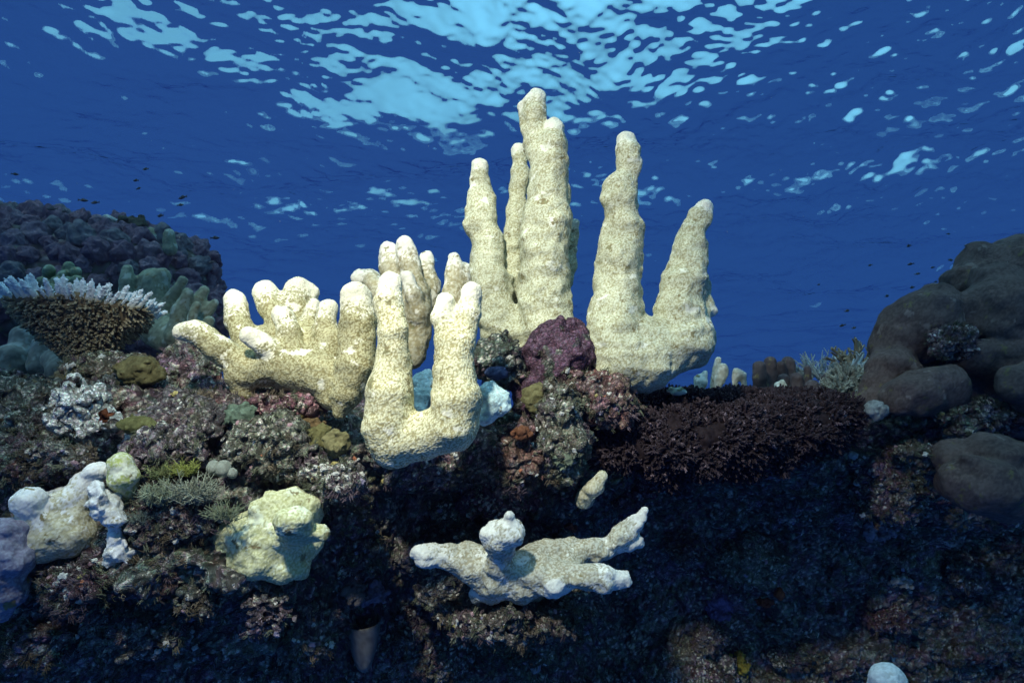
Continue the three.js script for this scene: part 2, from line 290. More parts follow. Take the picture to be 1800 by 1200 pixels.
colony('finger_coral', 'brightest pale coral in front, thick forked fingers in a U shape', { ...fat, seed: 7, tip: 0.035, patchy: 0.12, k: 0.012, fingers: [
  [[685, 497, 1.06, 21], [683, 530, 1.05, 24], [690, 583, 1.04, 26], [694, 638, 1.04, 29]],
  [[782, 529, 1.05, 17], [779, 560, 1.05, 20], [787, 595, 1.04, 24]],
  [[829, 514, 1.06, 17], [826, 550, 1.05, 20], [813, 598, 1.04, 24]] ],
  trunk: [[[692, 640, 1.04, 30], [684, 693, 1.03, 41], [681, 748, 1.03, 45], [687, 792, 1.03, 34]], [[800, 605, 1.04, 36], [798, 657, 1.03, 37], [802, 704, 1.02, 44], [793, 748, 1.02, 46], [738, 768, 1.03, 42], [690, 780, 1.03, 38]]] });
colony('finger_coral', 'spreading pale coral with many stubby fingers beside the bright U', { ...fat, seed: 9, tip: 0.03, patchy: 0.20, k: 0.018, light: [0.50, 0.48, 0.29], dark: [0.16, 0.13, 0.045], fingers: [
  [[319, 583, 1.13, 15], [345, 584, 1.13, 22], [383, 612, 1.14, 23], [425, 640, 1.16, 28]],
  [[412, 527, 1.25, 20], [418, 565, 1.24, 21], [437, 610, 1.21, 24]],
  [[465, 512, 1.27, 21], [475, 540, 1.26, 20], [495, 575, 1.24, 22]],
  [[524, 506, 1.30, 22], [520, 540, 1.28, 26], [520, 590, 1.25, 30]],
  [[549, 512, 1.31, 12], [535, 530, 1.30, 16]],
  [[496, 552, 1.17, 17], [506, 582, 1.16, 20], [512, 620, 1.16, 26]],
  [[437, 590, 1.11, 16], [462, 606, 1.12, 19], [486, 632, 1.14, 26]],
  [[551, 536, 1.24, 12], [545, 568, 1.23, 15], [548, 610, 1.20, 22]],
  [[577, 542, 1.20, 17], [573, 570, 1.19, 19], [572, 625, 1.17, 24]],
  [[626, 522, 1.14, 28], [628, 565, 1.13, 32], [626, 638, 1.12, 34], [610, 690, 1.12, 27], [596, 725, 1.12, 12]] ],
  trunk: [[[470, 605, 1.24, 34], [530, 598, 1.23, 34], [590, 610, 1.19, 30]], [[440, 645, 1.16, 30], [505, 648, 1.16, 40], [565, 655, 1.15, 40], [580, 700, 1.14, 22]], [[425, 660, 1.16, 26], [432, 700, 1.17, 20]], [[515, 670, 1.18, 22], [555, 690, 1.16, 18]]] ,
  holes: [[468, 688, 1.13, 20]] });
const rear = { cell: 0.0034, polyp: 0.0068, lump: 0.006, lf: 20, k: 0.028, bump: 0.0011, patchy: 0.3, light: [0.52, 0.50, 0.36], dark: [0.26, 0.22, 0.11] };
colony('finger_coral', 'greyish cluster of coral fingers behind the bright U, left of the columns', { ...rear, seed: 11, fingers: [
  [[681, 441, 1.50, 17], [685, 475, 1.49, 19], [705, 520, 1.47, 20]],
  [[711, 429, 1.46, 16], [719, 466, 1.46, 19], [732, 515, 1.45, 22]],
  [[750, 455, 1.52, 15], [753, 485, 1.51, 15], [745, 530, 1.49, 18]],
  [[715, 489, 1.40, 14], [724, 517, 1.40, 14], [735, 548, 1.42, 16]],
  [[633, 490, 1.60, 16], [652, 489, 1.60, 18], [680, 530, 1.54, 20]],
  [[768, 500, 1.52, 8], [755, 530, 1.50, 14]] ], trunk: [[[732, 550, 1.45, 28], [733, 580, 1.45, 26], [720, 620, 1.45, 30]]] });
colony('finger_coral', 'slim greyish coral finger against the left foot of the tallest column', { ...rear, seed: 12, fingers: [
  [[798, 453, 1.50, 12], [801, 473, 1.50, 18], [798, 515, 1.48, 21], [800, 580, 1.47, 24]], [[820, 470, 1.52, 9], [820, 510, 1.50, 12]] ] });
console.log('tall colonies', performance.now() | 0);
const low = { cell: 0.0022, polyp: 0.0042, lump: 0.006, lf: 26, k: 0.02, bump: 0.0013 };
colony('finger_coral', 'pale coral with level arms and a round upright knob on the lower wall', { ...low, seed: 14, grow: 1.16, tip: 0.045, patchy: 0.3, lump: 0.008, k: 0.034, light: [0.50, 0.53, 0.45], dark: [0.22, 0.20, 0.12], pale: [0.64, 0.69, 0.66], fingers: [
  [[738, 975, 1.10, 15], [784, 977, 1.11, 16], [829, 990, 1.12, 21]],
  [[897, 911, 1.04, 8], [896, 934, 1.05, 21], [878, 955, 1.07, 20], [880, 997, 1.10, 21]],
  [[866, 936, 1.06, 12], [876, 948, 1.06, 12]],
  [[1122, 953, 1.16, 10], [1044, 965, 1.15, 18], [981, 974, 1.14, 22], [933, 985, 1.13, 24]],
  [[1132, 899, 1.15, 8], [1118, 920, 1.15, 11], [1092, 943, 1.15, 14]],
  [[1100, 1016, 1.07, 12], [1062, 1015, 1.07, 22], [1012, 1013, 1.08, 18], [949, 1016, 1.10, 18]],
  [[980, 1036, 1.07, 14], [975, 1020, 1.09, 12]] ],
  trunk: [[[829, 992, 1.12, 22], [880, 1010, 1.12, 26], [945, 1010, 1.12, 24]], [[835, 1045, 1.13, 12], [865, 1034, 1.12, 20], [910, 1030, 1.12, 20], [930, 1030, 1.2, 26], [930, 1025, 1.36, 36]]] });
colony('lobed_coral', 'yellow green lumpy coral with scalloped edge low on the left wall', { ...low, seed: 15, k: 0.018, lump: 0.007, tip: 0, patchy: 0.30, light: [0.60, 0.63, 0.40], dark: [0.32, 0.33, 0.15], pale: [0.64, 0.71, 0.54], finger: 'lobe', fingers: [
  [[505, 920, 0.95, 25], [523, 914, 0.95, 24], [515, 935, 1.0, 26]], [[567, 936, 0.97, 13], [548, 938, 0.99, 14]], [[476, 873, 1.02, 14], [482, 890, 1.02, 18]], [[447, 893, 1.0, 13], [456, 910, 1.01, 18]], [[511, 880, 1.03, 26], [540, 890, 1.03, 20]] ],
  trunk: [[[400, 945, 1.02, 28], [440, 945, 1.02, 44], [490, 930, 1.03, 48], [530, 905, 1.05, 34]], [[395, 980, 1.01, 22], [425, 1008, 1.0, 20], [465, 985, 1.01, 36], [500, 1000, 1.01, 22], [530, 1000, 1.02, 16]], [[500, 970, 1.04, 44], [535, 955, 1.05, 30]], [[450, 960, 1.06, 52], [510, 960, 1.09, 34]]] });
colony('finger_coral', 'bluish white coral with two blunt fingers at the far left', { ...low, seed: 16, tip: 0.05, patchy: 0.2, light: [0.60, 0.60, 0.47], dark: [0.34, 0.31, 0.17], pale: [0.70, 0.74, 0.74], fingers: [
  [[50, 880, 0.94, 25], [54, 914, 0.95, 22], [66, 950, 0.96, 27]], [[168, 829, 0.99, 18], [147, 850, 0.99, 21], [122, 888, 0.98, 28], [121, 935, 0.97, 34]], [[88, 873, 1.0, 10], [108, 868, 1.0, 14]] ],
  trunk: [[[66, 952, 0.97, 28], [92, 955, 0.97, 28], [125, 945, 0.98, 36]]], holes: [[100, 905, 0.94, 15]] });
colony('knobbly_coral', 'lumpy bluish white coral hanging right of the two blunt fingers', { ...low, seed: 17, lump: 0.012, lf: 42, tip: 0, patchy: 0.5, light: [0.60, 0.64, 0.62], dark: [0.40, 0.40, 0.33], pale: [0.68, 0.73, 0.74], finger: 'knob', fingers: [
  [[171, 860, 0.94, 12], [180, 878, 0.94, 17]], [[188, 890, 0.94, 21], [197, 908, 0.94, 18]], [[204, 945, 0.95, 13], [206, 978, 0.96, 16]], [[192, 1010, 0.96, 12], [168, 1016, 0.96, 8]], [[222, 975, 0.96, 11]] ] });
colony('knob_coral', 'single rounded knob with green algae on top, on the left rocks', { ...low, seed: 18, lump: 0.004, tip: 0, patchy: 0.35, light: [0.52, 0.56, 0.38], dark: [0.30, 0.36, 0.07], pale: [0.64, 0.68, 0.56], finger: 'knob', fingers: [ [[212, 818, 0.96, 22], [216, 838, 0.96, 23], [226, 862, 0.98, 14]] ] });
colony('cone_coral', 'small pale cone shaped coral under the left end of the dark thicket', { ...low, seed: 19, tip: 0, patchy: 0.2, light: [0.58, 0.58, 0.44], dark: [0.32, 0.30, 0.17], finger: 'cone', fingers: [ [[1060, 837, 1.15, 6], [1045, 858, 1.15, 16], [1024, 880, 1.17, 11], [1030, 875, 1.36, 16]] ] });
colony('knob_coral', 'smooth pale blue coral tip poking up at the bottom edge on the right', { ...low, seed: 20, tip: 0, patchy: 0.8, lump: 0.002, light: [0.56, 0.66, 0.68], dark: [0.46, 0.52, 0.50], pale: [0.62, 0.72, 0.74], finger: 'knob', fingers: [ [[1560, 1197, 0.88, 30], [1562, 1225, 0.9, 33], [1565, 1290, 0.98, 36]] ] });
colony('encrusting_coral', 'purple blue crusty coral lump cut by the left edge', { ...low, seed: 22, lump: 0.010, lf: 30, tip: 0, patchy: 0.2, light: [0.28, 0.30, 0.38], dark: [0.16, 0.15, 0.22], pale: [0.36, 0.41, 0.48], finger: 'lobe', fingers: [ [[5, 940, 0.92, 34], [15, 985, 0.92, 36]], [[10, 1030, 0.93, 34], [2, 1060, 0.94, 30]] ] });
const blue = { ...low, lump: 0.008, lf: 36, tip: 0, patchy: 0.5, light: [0.46, 0.66, 0.66], dark: [0.30, 0.38, 0.36], pale: [0.56, 0.74, 0.74] };
colony('knobbly_coral', 'bleached bluish coral scrap right of the bright U by the purple rock', { ...blue, seed: 23, finger: 'knob', fingers: [ [[858, 685, 1.13, 16], [868, 705, 1.12, 20], [855, 730, 1.13, 18]], [[885, 692, 1.12, 8], [876, 715, 1.12, 14]] ] });
colony('knobbly_coral', 'blue green coral knobs glimpsed between the arms of the bright U', { ...blue, seed: 24, finger: 'knob', fingers: [ [[740, 668, 1.24, 14], [742, 690, 1.22, 16]], [[733, 700, 1.2, 15], [740, 722, 1.18, 16]], [[752, 665, 1.26, 12], [755, 700, 1.22, 14]] ] });
console.log('low colonies', performance.now() | 0);
// ---------------------------------------------------------------- the reef itself
const V = (x, y, z) => new THREE.Vector3(x, y, z), ROCKS = [];
const CRUST = [[0.085, 0.085, 0.080], [0.095, 0.12, 0.09], [0.075, 0.105, 0.095], [0.125, 0.09, 0.115], [0.155, 0.11, 0.15], [0.05, 0.05, 0.05], [0.115, 0.12, 0.075], [0.17, 0.175, 0.165], [0.10, 0.055, 0.055]];
function crust(x, y, z, seed, pale = 0.12, bias = null) {        // patches of algae, coralline crust and bare rock, each with a ragged outline
  const wx = x + 0.02 * noise(x * 30, y * 30, z * 30 + seed), wy = y + 0.02 * noise(x * 30 + 9, y * 30, z * 30), wz = z + 0.02 * noise(x * 30, y * 30 + 5, z * 30);
  let w = worley(wx * 17 + seed, wy * 17, wz * 17), c = CRUST[Math.floor(w.id * 8.999)];
  w = worley(wx * 60, wy * 60 + seed, wz * 60); c = mix3(c, CRUST[Math.floor(w.id * 8.999)], 0.55);
  if (bias) c = mix3(c, bias, 0.5 + 0.5 * ss(-0.2, 0.25, fbm(x * 14 + seed, y * 14, z * 14, 3)));
  w = worley(x * 210, y * 210, z * 210 + seed); const grit = w.id;
  c = mul3(c, 0.6 + 0.8 * grit);
  if (grit > 1 - pale * (0.35 + ss(0.0, 0.35, fbm(x * 11, y * 11 + seed, z * 11, 3)) * 2)) c = mix3(c, [0.42, 0.42, 0.36], 0.75);
  return c;
}
const rugged = (x, y, z, a, s) => { const w = worley(x * 38 + s, y * 38, z * 38), k = w.f1, gap = w.f2 - w.f1, w2 = worley(x * 105, y * 105 + s, z * 105).f1; return a * (0.55 * (0.5 - k) + 1.7 * fbm(x * 20 + s, y * 20, z * 20, 4) + 0.3 * (0.5 - w2) - 0.3 * ss(0.16, 0, gap)); };
let onReef;                                // how far the rock is along a sight line
{
  const top = (x, z) => 0.0 + 0.105 * clamp(-z - 1.12, -0.1, 1.6) + 0.11 * ss(-0.25, -0.75, x) * ss(-0.9, -1.25, z) - 0.16 * ss(0.05, 0.28, x) * ss(-1.62, -1.42, z) - 0.25 * ss(-2.9, -4.2, z);
  const front = (x, y) => { const L = ss(-0.18, -0.5, x), down = Math.max(-y, 0); return (1 - L) * (-1.17 - 0.20 * ss(0.1, 0.35, x) - 0.66 * (1 - Math.exp(-down * (2.6 + 0.8 * ss(-0.1, 0.4, x))))) + L * (-1.13 + 0.55 * Math.min(down, 0.2) - 1.0 * Math.max(down - 0.24, 0)); };
  const sdf = (x, y, z) => {
    let d = smax(y - top(x, z), z - front(x, y), 0.10) * 0.85;
    if (Math.abs(d) < 0.14) d += 0.055 * noise(x * 5.5, y * 5.5, z * 5.5 + 3) + 0.03 * noise(x * 13, y * 13 + 4, z * 13);
    return d;
  };
  onReef = (px, py) => { let d = 0.8; for (; d < 2.3; d += 0.006) { const p = at(px, py, d); if (sdf(p.x, p.y, p.z) < 0.004) break; } return d; };
  const g = surfaceNets(sdf, [-1.6, -1.25, -2.3], [2.15, 0.4, -0.75], 0.0066, 1.7);
  finish(g, (x, y, z) => rugged(x, y, z, 0.018, 3), (x, y, z) => mul3(crust(x, y, z, 3, 0.10), 2.7));
  structure('reef_terrain', boxUV(g), MAT.crust); ROCKS.push([g, V(0, 0, 0)]);
  console.log('reef', performance.now() | 0, g.index.count / 3 | 0);
  const h = surfaceNets((x, y, z) => { let d = (y - top(x, z) + 0.03) * 0.85; if (Math.abs(d) < 0.2) d += 0.07 * noise(x * 3, y * 3, z * 3) + 0.03 * noise(x * 9, y * 9, z * 9); return d; }, [-3.4, -0.6, -4.4], [3.4, 0.5, -2.0], 0.035, 1.7);
  finish(h, (x, y, z) => rugged(x, y, z, 0.02, 3), (x, y, z) => mul3(crust(x, y, z, 3, 0.10), 2.7));
  structure('reef_flat', boxUV(h), MAT.crust);
}
// ---------------------------------------------------------------- boulders and crusts
function rockGeo(px, py, d, rx, ry, rz, o = {}) {
  const c = at(px, py, d), u = d / F, R = [rx * u, ry * u, rz * u], seed = (o.seed ?? 1) * 7.31, m = Math.min(...R), lump = (o.lump ?? 0.28) * m, lf = (o.lf ?? 1.1) / m, tilt = o.tilt ?? 0, ct = Math.cos(tilt), st = Math.sin(tilt);
  const sdf = (x, y, z) => {
    x -= c.x; y -= c.y; z -= c.z; const X = ct * x + st * y, Y = -st * x + ct * y;
    const k = Math.sqrt(X * X / (R[0] * R[0]) + Y * Y / (R[1] * R[1]) + z * z / (R[2] * R[2]));
    return (k - 1) * m * 0.9 + lump * (noise(x * lf + seed, y * lf, z * lf) + 0.5 * noise(x * lf * 2.4, y * lf * 2.4 + seed, z * lf * 2.4));
  };
  const q = Math.max(R[0], R[1]) + lump * 2, g = surfaceNets(sdf, [c.x - q, c.y - q, c.z - R[2] - lump * 2], [c.x + q, c.y + q, c.z + R[2] + lump * 2], o.cell ?? clamp(m / 16, 0.0024, 0.0045), 2.2);
  return [g, c, V(c.x, c.y - R[1] * 0.8, c.z)];
}
let rockSeed = 40;
function rock(label, px, py, d, rx, ry, rz, o = {}) {
  o = { seed: rockSeed++, ...o }; if (!d) d = onReef(px, py) - (o.out ?? 0.25) * rz * 1.2 / F;           // 0: set into the rock face behind it
  const [g, , base] = rockGeo(px, py, d, rx, ry, rz, o), s = o.seed * 3.7, rough = o.rough ?? 0.015;
  finish(g, (x, y, z) => rugged(x, y, z, rough, s), o.paint ?? ((x, y, z) => mul3(crust(x, y, z, s, o.pale ?? 0.12, o.bias), 2.9)));
  if (!o.mat && !o.bare) ROCKS.push([g, base]);
  return single(o.name ?? 'reef_rock', label, o.category ?? 'rock', boxUV(g), o.mat ?? MAT.crust, base, o.group);
}
// ---- left foreground slope
rock('grey green boulder at the left edge under the spiky table coral', 20, 745, 1.12, 95, 80, 70, { bias: [0.10, 0.125, 0.115] });
rock('knobbly white crusted rock beside the grey green boulder on the left', 138, 725, 1.06, 42, 58, 40, { rough: 0.016, lump: 0.4, tilt: 0.7, bare: true, paint: (x, y, z) => { const b = fbm(x * 30, y * 30, z * 30, 4), g = worley(x * 150, y * 150, z * 150).id; return b > -0.08 - 0.2 * g ? mul3([1.15, 1.25, 1.2], 0.75 + 0.4 * g) : crust(x, y, z, 8); } });
rock('dark cracked boulder left of the stubby fingers', 325, 745, 1.10, 72, 62, 60, { bias: [0.09, 0.085, 0.09] });
rock('rounded purple grey boulder in the middle of the left slope', 285, 790, 1.04, 75, 46, 50, { bias: [0.125, 0.105, 0.12] });
rock('greenish boulder below the pinkish ledge', 475, 785, 1.08, 78, 55, 50, { bias: [0.115, 0.12, 0.095] });
rock('speckled grey rock right above the yellow green coral', 590, 838, 1.06, 62, 38, 40, { bias: [0.15, 0.145, 0.14], pale: 0.2 });
rock('dark rock behind the two blunt white fingers', 60, 815, 1.03, 80, 40, 40, {});
rock('ledge of grey folded rock left of the green knob', 110, 800, 1.0, 60, 24, 26, { bias: [0.17, 0.175, 0.155] });
rock('brownish rock under the stalk of the spiky table coral', 205, 668, 1.28, 85, 48, 60, { bias: [0.105, 0.10, 0.06] });
rock('shadowed rock between table coral stalk and stubby fingers', 345, 665, 1.32, 62, 62, 60, {});
rock('rubbly reddish rock right of the green knob', 300, 905, 0.99, 85, 55, 40, { bias: [0.105, 0.085, 0.08], rough: 0.018 });
rock('dark reddish rock below the bluish lumpy coral', 285, 985, 1.0, 75, 50, 40, { bias: [0.09, 0.06, 0.05], rough: 0.016 });
rock('dark rock between yellow green coral and speckled rock', 605, 905, 0, 42, 42, 35, { bias: [0.13, 0.085, 0.11] });
// ---- foot of the bright corals
rock('pinkish ledge under the stubby fingers', 505, 715, 1.16, 66, 26, 40, { bias: [0.22, 0.11, 0.13] });
rock('dark boulder under the bright U shaped coral', 735, 800, 1.20, 95, 60, 50, {});
rock('purple crusted rock at the foot of the tallest column', 972, 645, 1.27, 60, 96, 50, { tilt: -0.5, lump: 0.30, rough: 0.004, bare: true, pale: 0.04, paint: (x, y, z) => { const g = worley(x * 210, y * 210, z * 210).id, b = fbm(x * 20, y * 20, z * 20, 4), c = b > 0.16 ? crust(x, y, z, 2, 0.2) : mix3([0.19, 0.105, 0.145], [0.15, 0.10, 0.145], g); return mul3(c, 0.9 + 0.8 * g); } });
rock('grey green hollowed rock left of the purple rock', 878, 635, 1.26, 48, 48, 45, { bias: [0.085, 0.11, 0.09], rough: 0.015 });
rock('brown red ridge between the purple rock and the dark thicket', 1052, 694, 1.24, 82, 46, 46, { tilt: -0.55, bias: [0.14, 0.075, 0.07] });
rock('mottled pillar of rock under the purple rock', 985, 760, 1.17, 48, 92, 45, { bias: [0.11, 0.115, 0.09], pale: 0.26, rough: 0.016 });
rock('rust coloured rock face right of the black hollow', 912, 805, 1.16, 42, 62, 36, { bias: [0.10, 0.06, 0.05], pale: 0.05, rough: 0.016 });
rock('dark purple rock under the rust coloured face', 880, 875, 0, 72, 38, 34, { bias: [0.12, 0.07, 0.085] });
// ---- lower wall
rock('rough ledge that carries the level armed coral', 900, 1062, 1.27, 120, 36, 150, { bias: [0.10, 0.09, 0.085], lump: 0.35 });
rock('thick overhanging rock behind the round upright knob', 850, 985, 1.36, 150, 60, 110, { bias: [0.09, 0.085, 0.08], lump: 0.35 });
rock('grey sponge covered rock at the bottom left of centre', 535, 1105, 0, 56, 52, 36, { bias: [0.15, 0.15, 0.145], rough: 0.016 });
rock('dark mound in the lower left corner', 230, 1110, 0, 90, 50, 36, { bias: [0.10, 0.10, 0.10] });
rock('dark shelf at the bottom left edge', 60, 1120, 0, 80, 45, 36, {});
rock('green brown rock face below the level armed coral', 900, 1110, 0, 110, 60, 40, { bias: [0.075, 0.085, 0.06] });
rock('dark rock face at the bottom centre', 740, 1130, 0, 95, 65, 40, {});
rock('rounded grey green coral head in the black lower right', 1318, 982, 0, 66, 44, 36, { name: 'coral_head', category: 'coral', bias: [0.12, 0.125, 0.09], rough: 0.007 });
rock('low dark rock at the bottom right of centre', 1210, 1180, 0, 85, 40, 36, { pale: 0.2 });
rock('brown rock under the smooth mounds on the right', 1612, 792, 1.30, 32, 15, 22, { bias: [0.13, 0.11, 0.09] });
rock('rubble of pink crusted rock in the cleft of the big mound', 1672, 602, 1.40, 44, 32, 26, { bias: [0.17, 0.13, 0.13], pale: 0.3, rough: 0.014 });
rock('dark broken rock between the two smooth mounds', 1720, 735, 1.36, 80, 34, 34, {});
rock('dark rock wall under the right end of the thicket', 1560, 850, 0, 70, 70, 40, { pale: 0.2 });
console.log('rocks', performance.now() | 0);

// ---- small encrusting life, each a lump of its own kind
const plain = (c, v = 0.5, f = 160) => (x, y, z) => { const g = worley(x * f, y * f, z * f).id; return mul3(c, 1 - v / 2 + v * g + 0.35 * fbm(x * 40, y * 40, z * 40, 3)); };
const lump = (name, category, label, c, px, py, d, rx, ry, rz, o = {}) => rock(label, px, py, d, rx, ry, rz, { name, category, paint: plain(c, o.v, o.f), rough: 0.005, mat: MAT.skin, ...o });
lump('leather_coral', 'coral', 'olive green leathery coral below the pinkish ledge', [0.20, 0.19, 0.08], 560, 772, 1.09, 24, 26, 20, { rough: 0.003 });
lump('leather_coral', 'coral', 'yellowish ball of leathery coral touching the bright U', [0.27, 0.25, 0.12], 592, 778, 1.05, 22, 23, 20, { rough: 0.003 });
lump('leather_coral', 'coral', 'brownish green leathery slab under the spiky table coral', [0.16, 0.15, 0.07], 245, 652, 1.20, 42, 26, 26, { rough: 0.004 });
lump('leather_coral', 'coral', 'drab pointed leathery lobe left of the brownish green slab', [0.17, 0.16, 0.10], 125, 662, 1.24, 26, 18, 20, { rough: 0.003 });
lump('leather_coral', 'coral', 'green almond shaped coral on the dark cracked boulder', [0.16, 0.17, 0.07], 245, 748, 1.02, 36, 17, 18, { rough: 0.003, tilt: -0.1 });
lump('sponge', 'sponge', 'turquoise and yellow sponge on top of the greenish boulder', [0.16, 0.23, 0.17], 425, 732, 1.10, 26, 20, 18, { lump: 0.45 });
lump('sponge', 'sponge', 'pale green cup of sponge with white rim', [0.34, 0.42, 0.24], 458, 752, 1.06, 13, 11, 10, { lump: 0.5 });
lump('sponge', 'sponge', 'small yellow sponge tongue on the pinkish ledge', [0.46, 0.36, 0.05], 505, 722, 1.12, 6, 13, 8, { lump: 0.4 });
lump('sponge', 'sponge', 'orange brown sponge mouth under the long blade finger', [0.20, 0.14, 0.07], 545, 745, 1.12, 24, 11, 14, { lump: 0.4 });
lump('sponge', 'sponge', 'orange red sponge crust on the rust coloured face', [0.20, 0.09, 0.05], 918, 762, 1.12, 15, 14, 12, { lump: 0.5 });
lump('leather_coral', 'coral', 'olive plate of coral at the lower edge of the purple rock', [0.20, 0.19, 0.09], 945, 700, 1.20, 28, 24, 18, { rough: 0.004 });
lump('blue_tunicate', 'tunicate', 'small dark blue dome in the hollow left of the purple rock', [0.09, 0.12, 0.22], 872, 656, 1.20, 22, 13, 16, { rough: 0.002, lump: 0.1 });
lump('algae_crust', 'algae', 'pale green crust on the pillar below the purple rock', [0.26, 0.32, 0.22], 992, 800, 1.12, 22, 24, 12, { rough: 0.012, pale: 0.3 });
lump('plate_coral', 'coral', 'oval mottled brown coral behind the level left arm', [0.24, 0.19, 0.09], 770, 932, 0, 25, 32, 14, { rough: 0.006, tilt: -0.4, v: 1.1 });
lump('purple_sponge', 'sponge', 'mauve sponge lump above the cup at the bottom', [0.30, 0.26, 0.36], 656, 1045, 0, 22, 18, 16, { lump: 0.5, rough: 0.01 });
lump('grey_sponge', 'sponge', 'grey pitted sponge left of the mauve lump', [0.22, 0.20, 0.19], 616, 1040, 0, 18, 20, 16, { lump: 0.5, rough: 0.012 });
lump('purple_sponge', 'sponge', 'dull violet patch under the rounded coral head', [0.20, 0.15, 0.28], 1265, 1065, 0, 20, 22, 12, { lump: 0.5, rough: 0.01 });
lump('orange_sponge', 'sponge', 'reddish orange nub right of the dull violet patch', [0.34, 0.11, 0.05], 1370, 1042, 0, 8, 10, 8, { lump: 0.5 });
lump('orange_sponge', 'sponge', 'small rusty sponge under the reddish orange nub', [0.26, 0.08, 0.04], 1345, 1058, 0, 14, 9, 8, { lump: 0.5 });
lump('yellow_sponge', 'sponge', 'yellow green pimpled sponge at the bottom right of centre', [0.30, 0.27, 0.06], 1302, 1165, 0, 12, 17, 10, { lump: 0.6, rough: 0.014 });
lump('coral_rubble', 'coral', 'pale branching scrap below the lower smooth mound', [0.46, 0.48, 0.44], 1585, 1022, 0, 16, 10, 9, { lump: 0.7, rough: 0.012 });
lump('coral_rubble', 'coral', 'white and violet scrap in the dark under the right mound', [0.38, 0.36, 0.42], 1545, 930, 0, 20, 18, 10, { lump: 0.7, rough: 0.014 });
lump('coral_rubble', 'coral', 'tiny white twig alone in the dark right corner', [0.50, 0.50, 0.48], 1666, 953, 0, 13, 6, 6, { lump: 0.7, rough: 0.01, tilt: -0.3 });
lump('coral_rubble', 'coral', 'small pale chip at the bottom centre', [0.36, 0.38, 0.40], 944, 1164, 0, 10, 17, 8, { lump: 0.3, tilt: -0.3 });
lump('coral_rubble', 'coral', 'white chip under the dark table coral beside the mound', [0.50, 0.56, 0.54], 1500, 800, 0, 9, 6, 6, { lump: 0.3 });
lump('coral_rubble', 'coral', 'ringed pale nub right of the white chip', [0.46, 0.52, 0.50], 1530, 790, 0, 6, 6, 6, { lump: 0.2 });
lump('coral_rubble', 'coral', 'pale patch of crust above the bottom right of centre', [0.32, 0.34, 0.30], 1195, 1182, 0, 30, 12, 8, { lump: 0.7, rough: 0.012 });
lump('giant_clam', 'clam', 'pale ribbed clam shell at the foot of the big mound', [0.36, 0.40, 0.38], 1540, 722, 1.33, 17, 18, 12, { lump: 0.25, rough: 0.008 });
lump('orange_sponge', 'sponge', 'orange speck on the purple rock wall above the level arms', [0.36, 0.12, 0.07], 1003, 928, 0, 11, 8, 6, { lump: 0.5 });
lump('red_algae', 'algae', 'small tuft of red algae on the left slope below the white crust', [0.16, 0.06, 0.03], 182, 732, 0.98, 12, 10, 8, { lump: 0.6, rough: 0.012 });
for (const [px, py, r, label] of [[375, 822, 12, 'leftmost of three smooth pale grey bubbles above the feathery tufts'], [392, 824, 14, 'largest, middle one of three smooth pale grey bubbles'], [408, 832, 9, 'smallest, rightmost of three smooth pale grey bubbles']]) lump('bubble_tunicate', 'tunicate', label, [0.36, 0.40, 0.34], px, py, 1.0, r, r * 1.1, r, { rough: 0.001, lump: 0.1, v: 0.15, group: 'pale bubbles on the left slope' });
console.log('lumps', performance.now() | 0);

// ---- smooth massive corals on the right
const smooth = { cell: 0.0042, polyp: 0.0060, bump: 0.0014, lump: 0.018, lf: 11, k: 0.008, tip: 0, patchy: 0.12, mat: MAT.skin, light: [0.20, 0.16, 0.145], dark: [0.12, 0.095, 0.085], pale: [0.30, 0.26, 0.23], finger: 'lobe' };
colony('massive_coral', 'big smooth brown lobed coral mound at the right edge', { ...smooth, seed: 31, fingers: [
  [[1790, 505, 1.62, 92], [1880, 520, 1.6, 110]], [[1758, 560, 1.46, 78], [1830, 600, 1.45, 100]], [[1630, 565, 1.48, 62], [1600, 590, 1.50, 54]], [[1640, 540, 1.5, 46], [1570, 610, 1.5, 36]], [[1572, 655, 1.46, 48], [1548, 705, 1.44, 34]],
  [[1584, 696, 1.36, 36], [1615, 692, 1.36, 42], [1668, 678, 1.37, 36]], [[1795, 680, 1.30, 42], [1850, 690, 1.30, 60]], [[1722, 632, 1.40, 34], [1760, 640, 1.42, 60]], [[1700, 505, 1.60, 44], [1730, 470, 1.63, 46]], [[1745, 500, 1.5, 40], [1790, 540, 1.42, 50]] ],
  trunk: [[[1660, 660, 1.60, 90], [1780, 660, 1.62, 130]]] });
colony('massive_coral', 'smaller smooth dark mound below the big one on the right', { ...smooth, seed: 32, fingers: [ [[1690, 815, 1.25, 46], [1686, 850, 1.26, 42]], [[1745, 808, 1.22, 50], [1790, 815, 1.22, 48]], [[1722, 850, 1.18, 56]], [[1765, 866, 1.19, 50]], [[1810, 850, 1.2, 62]] ] });

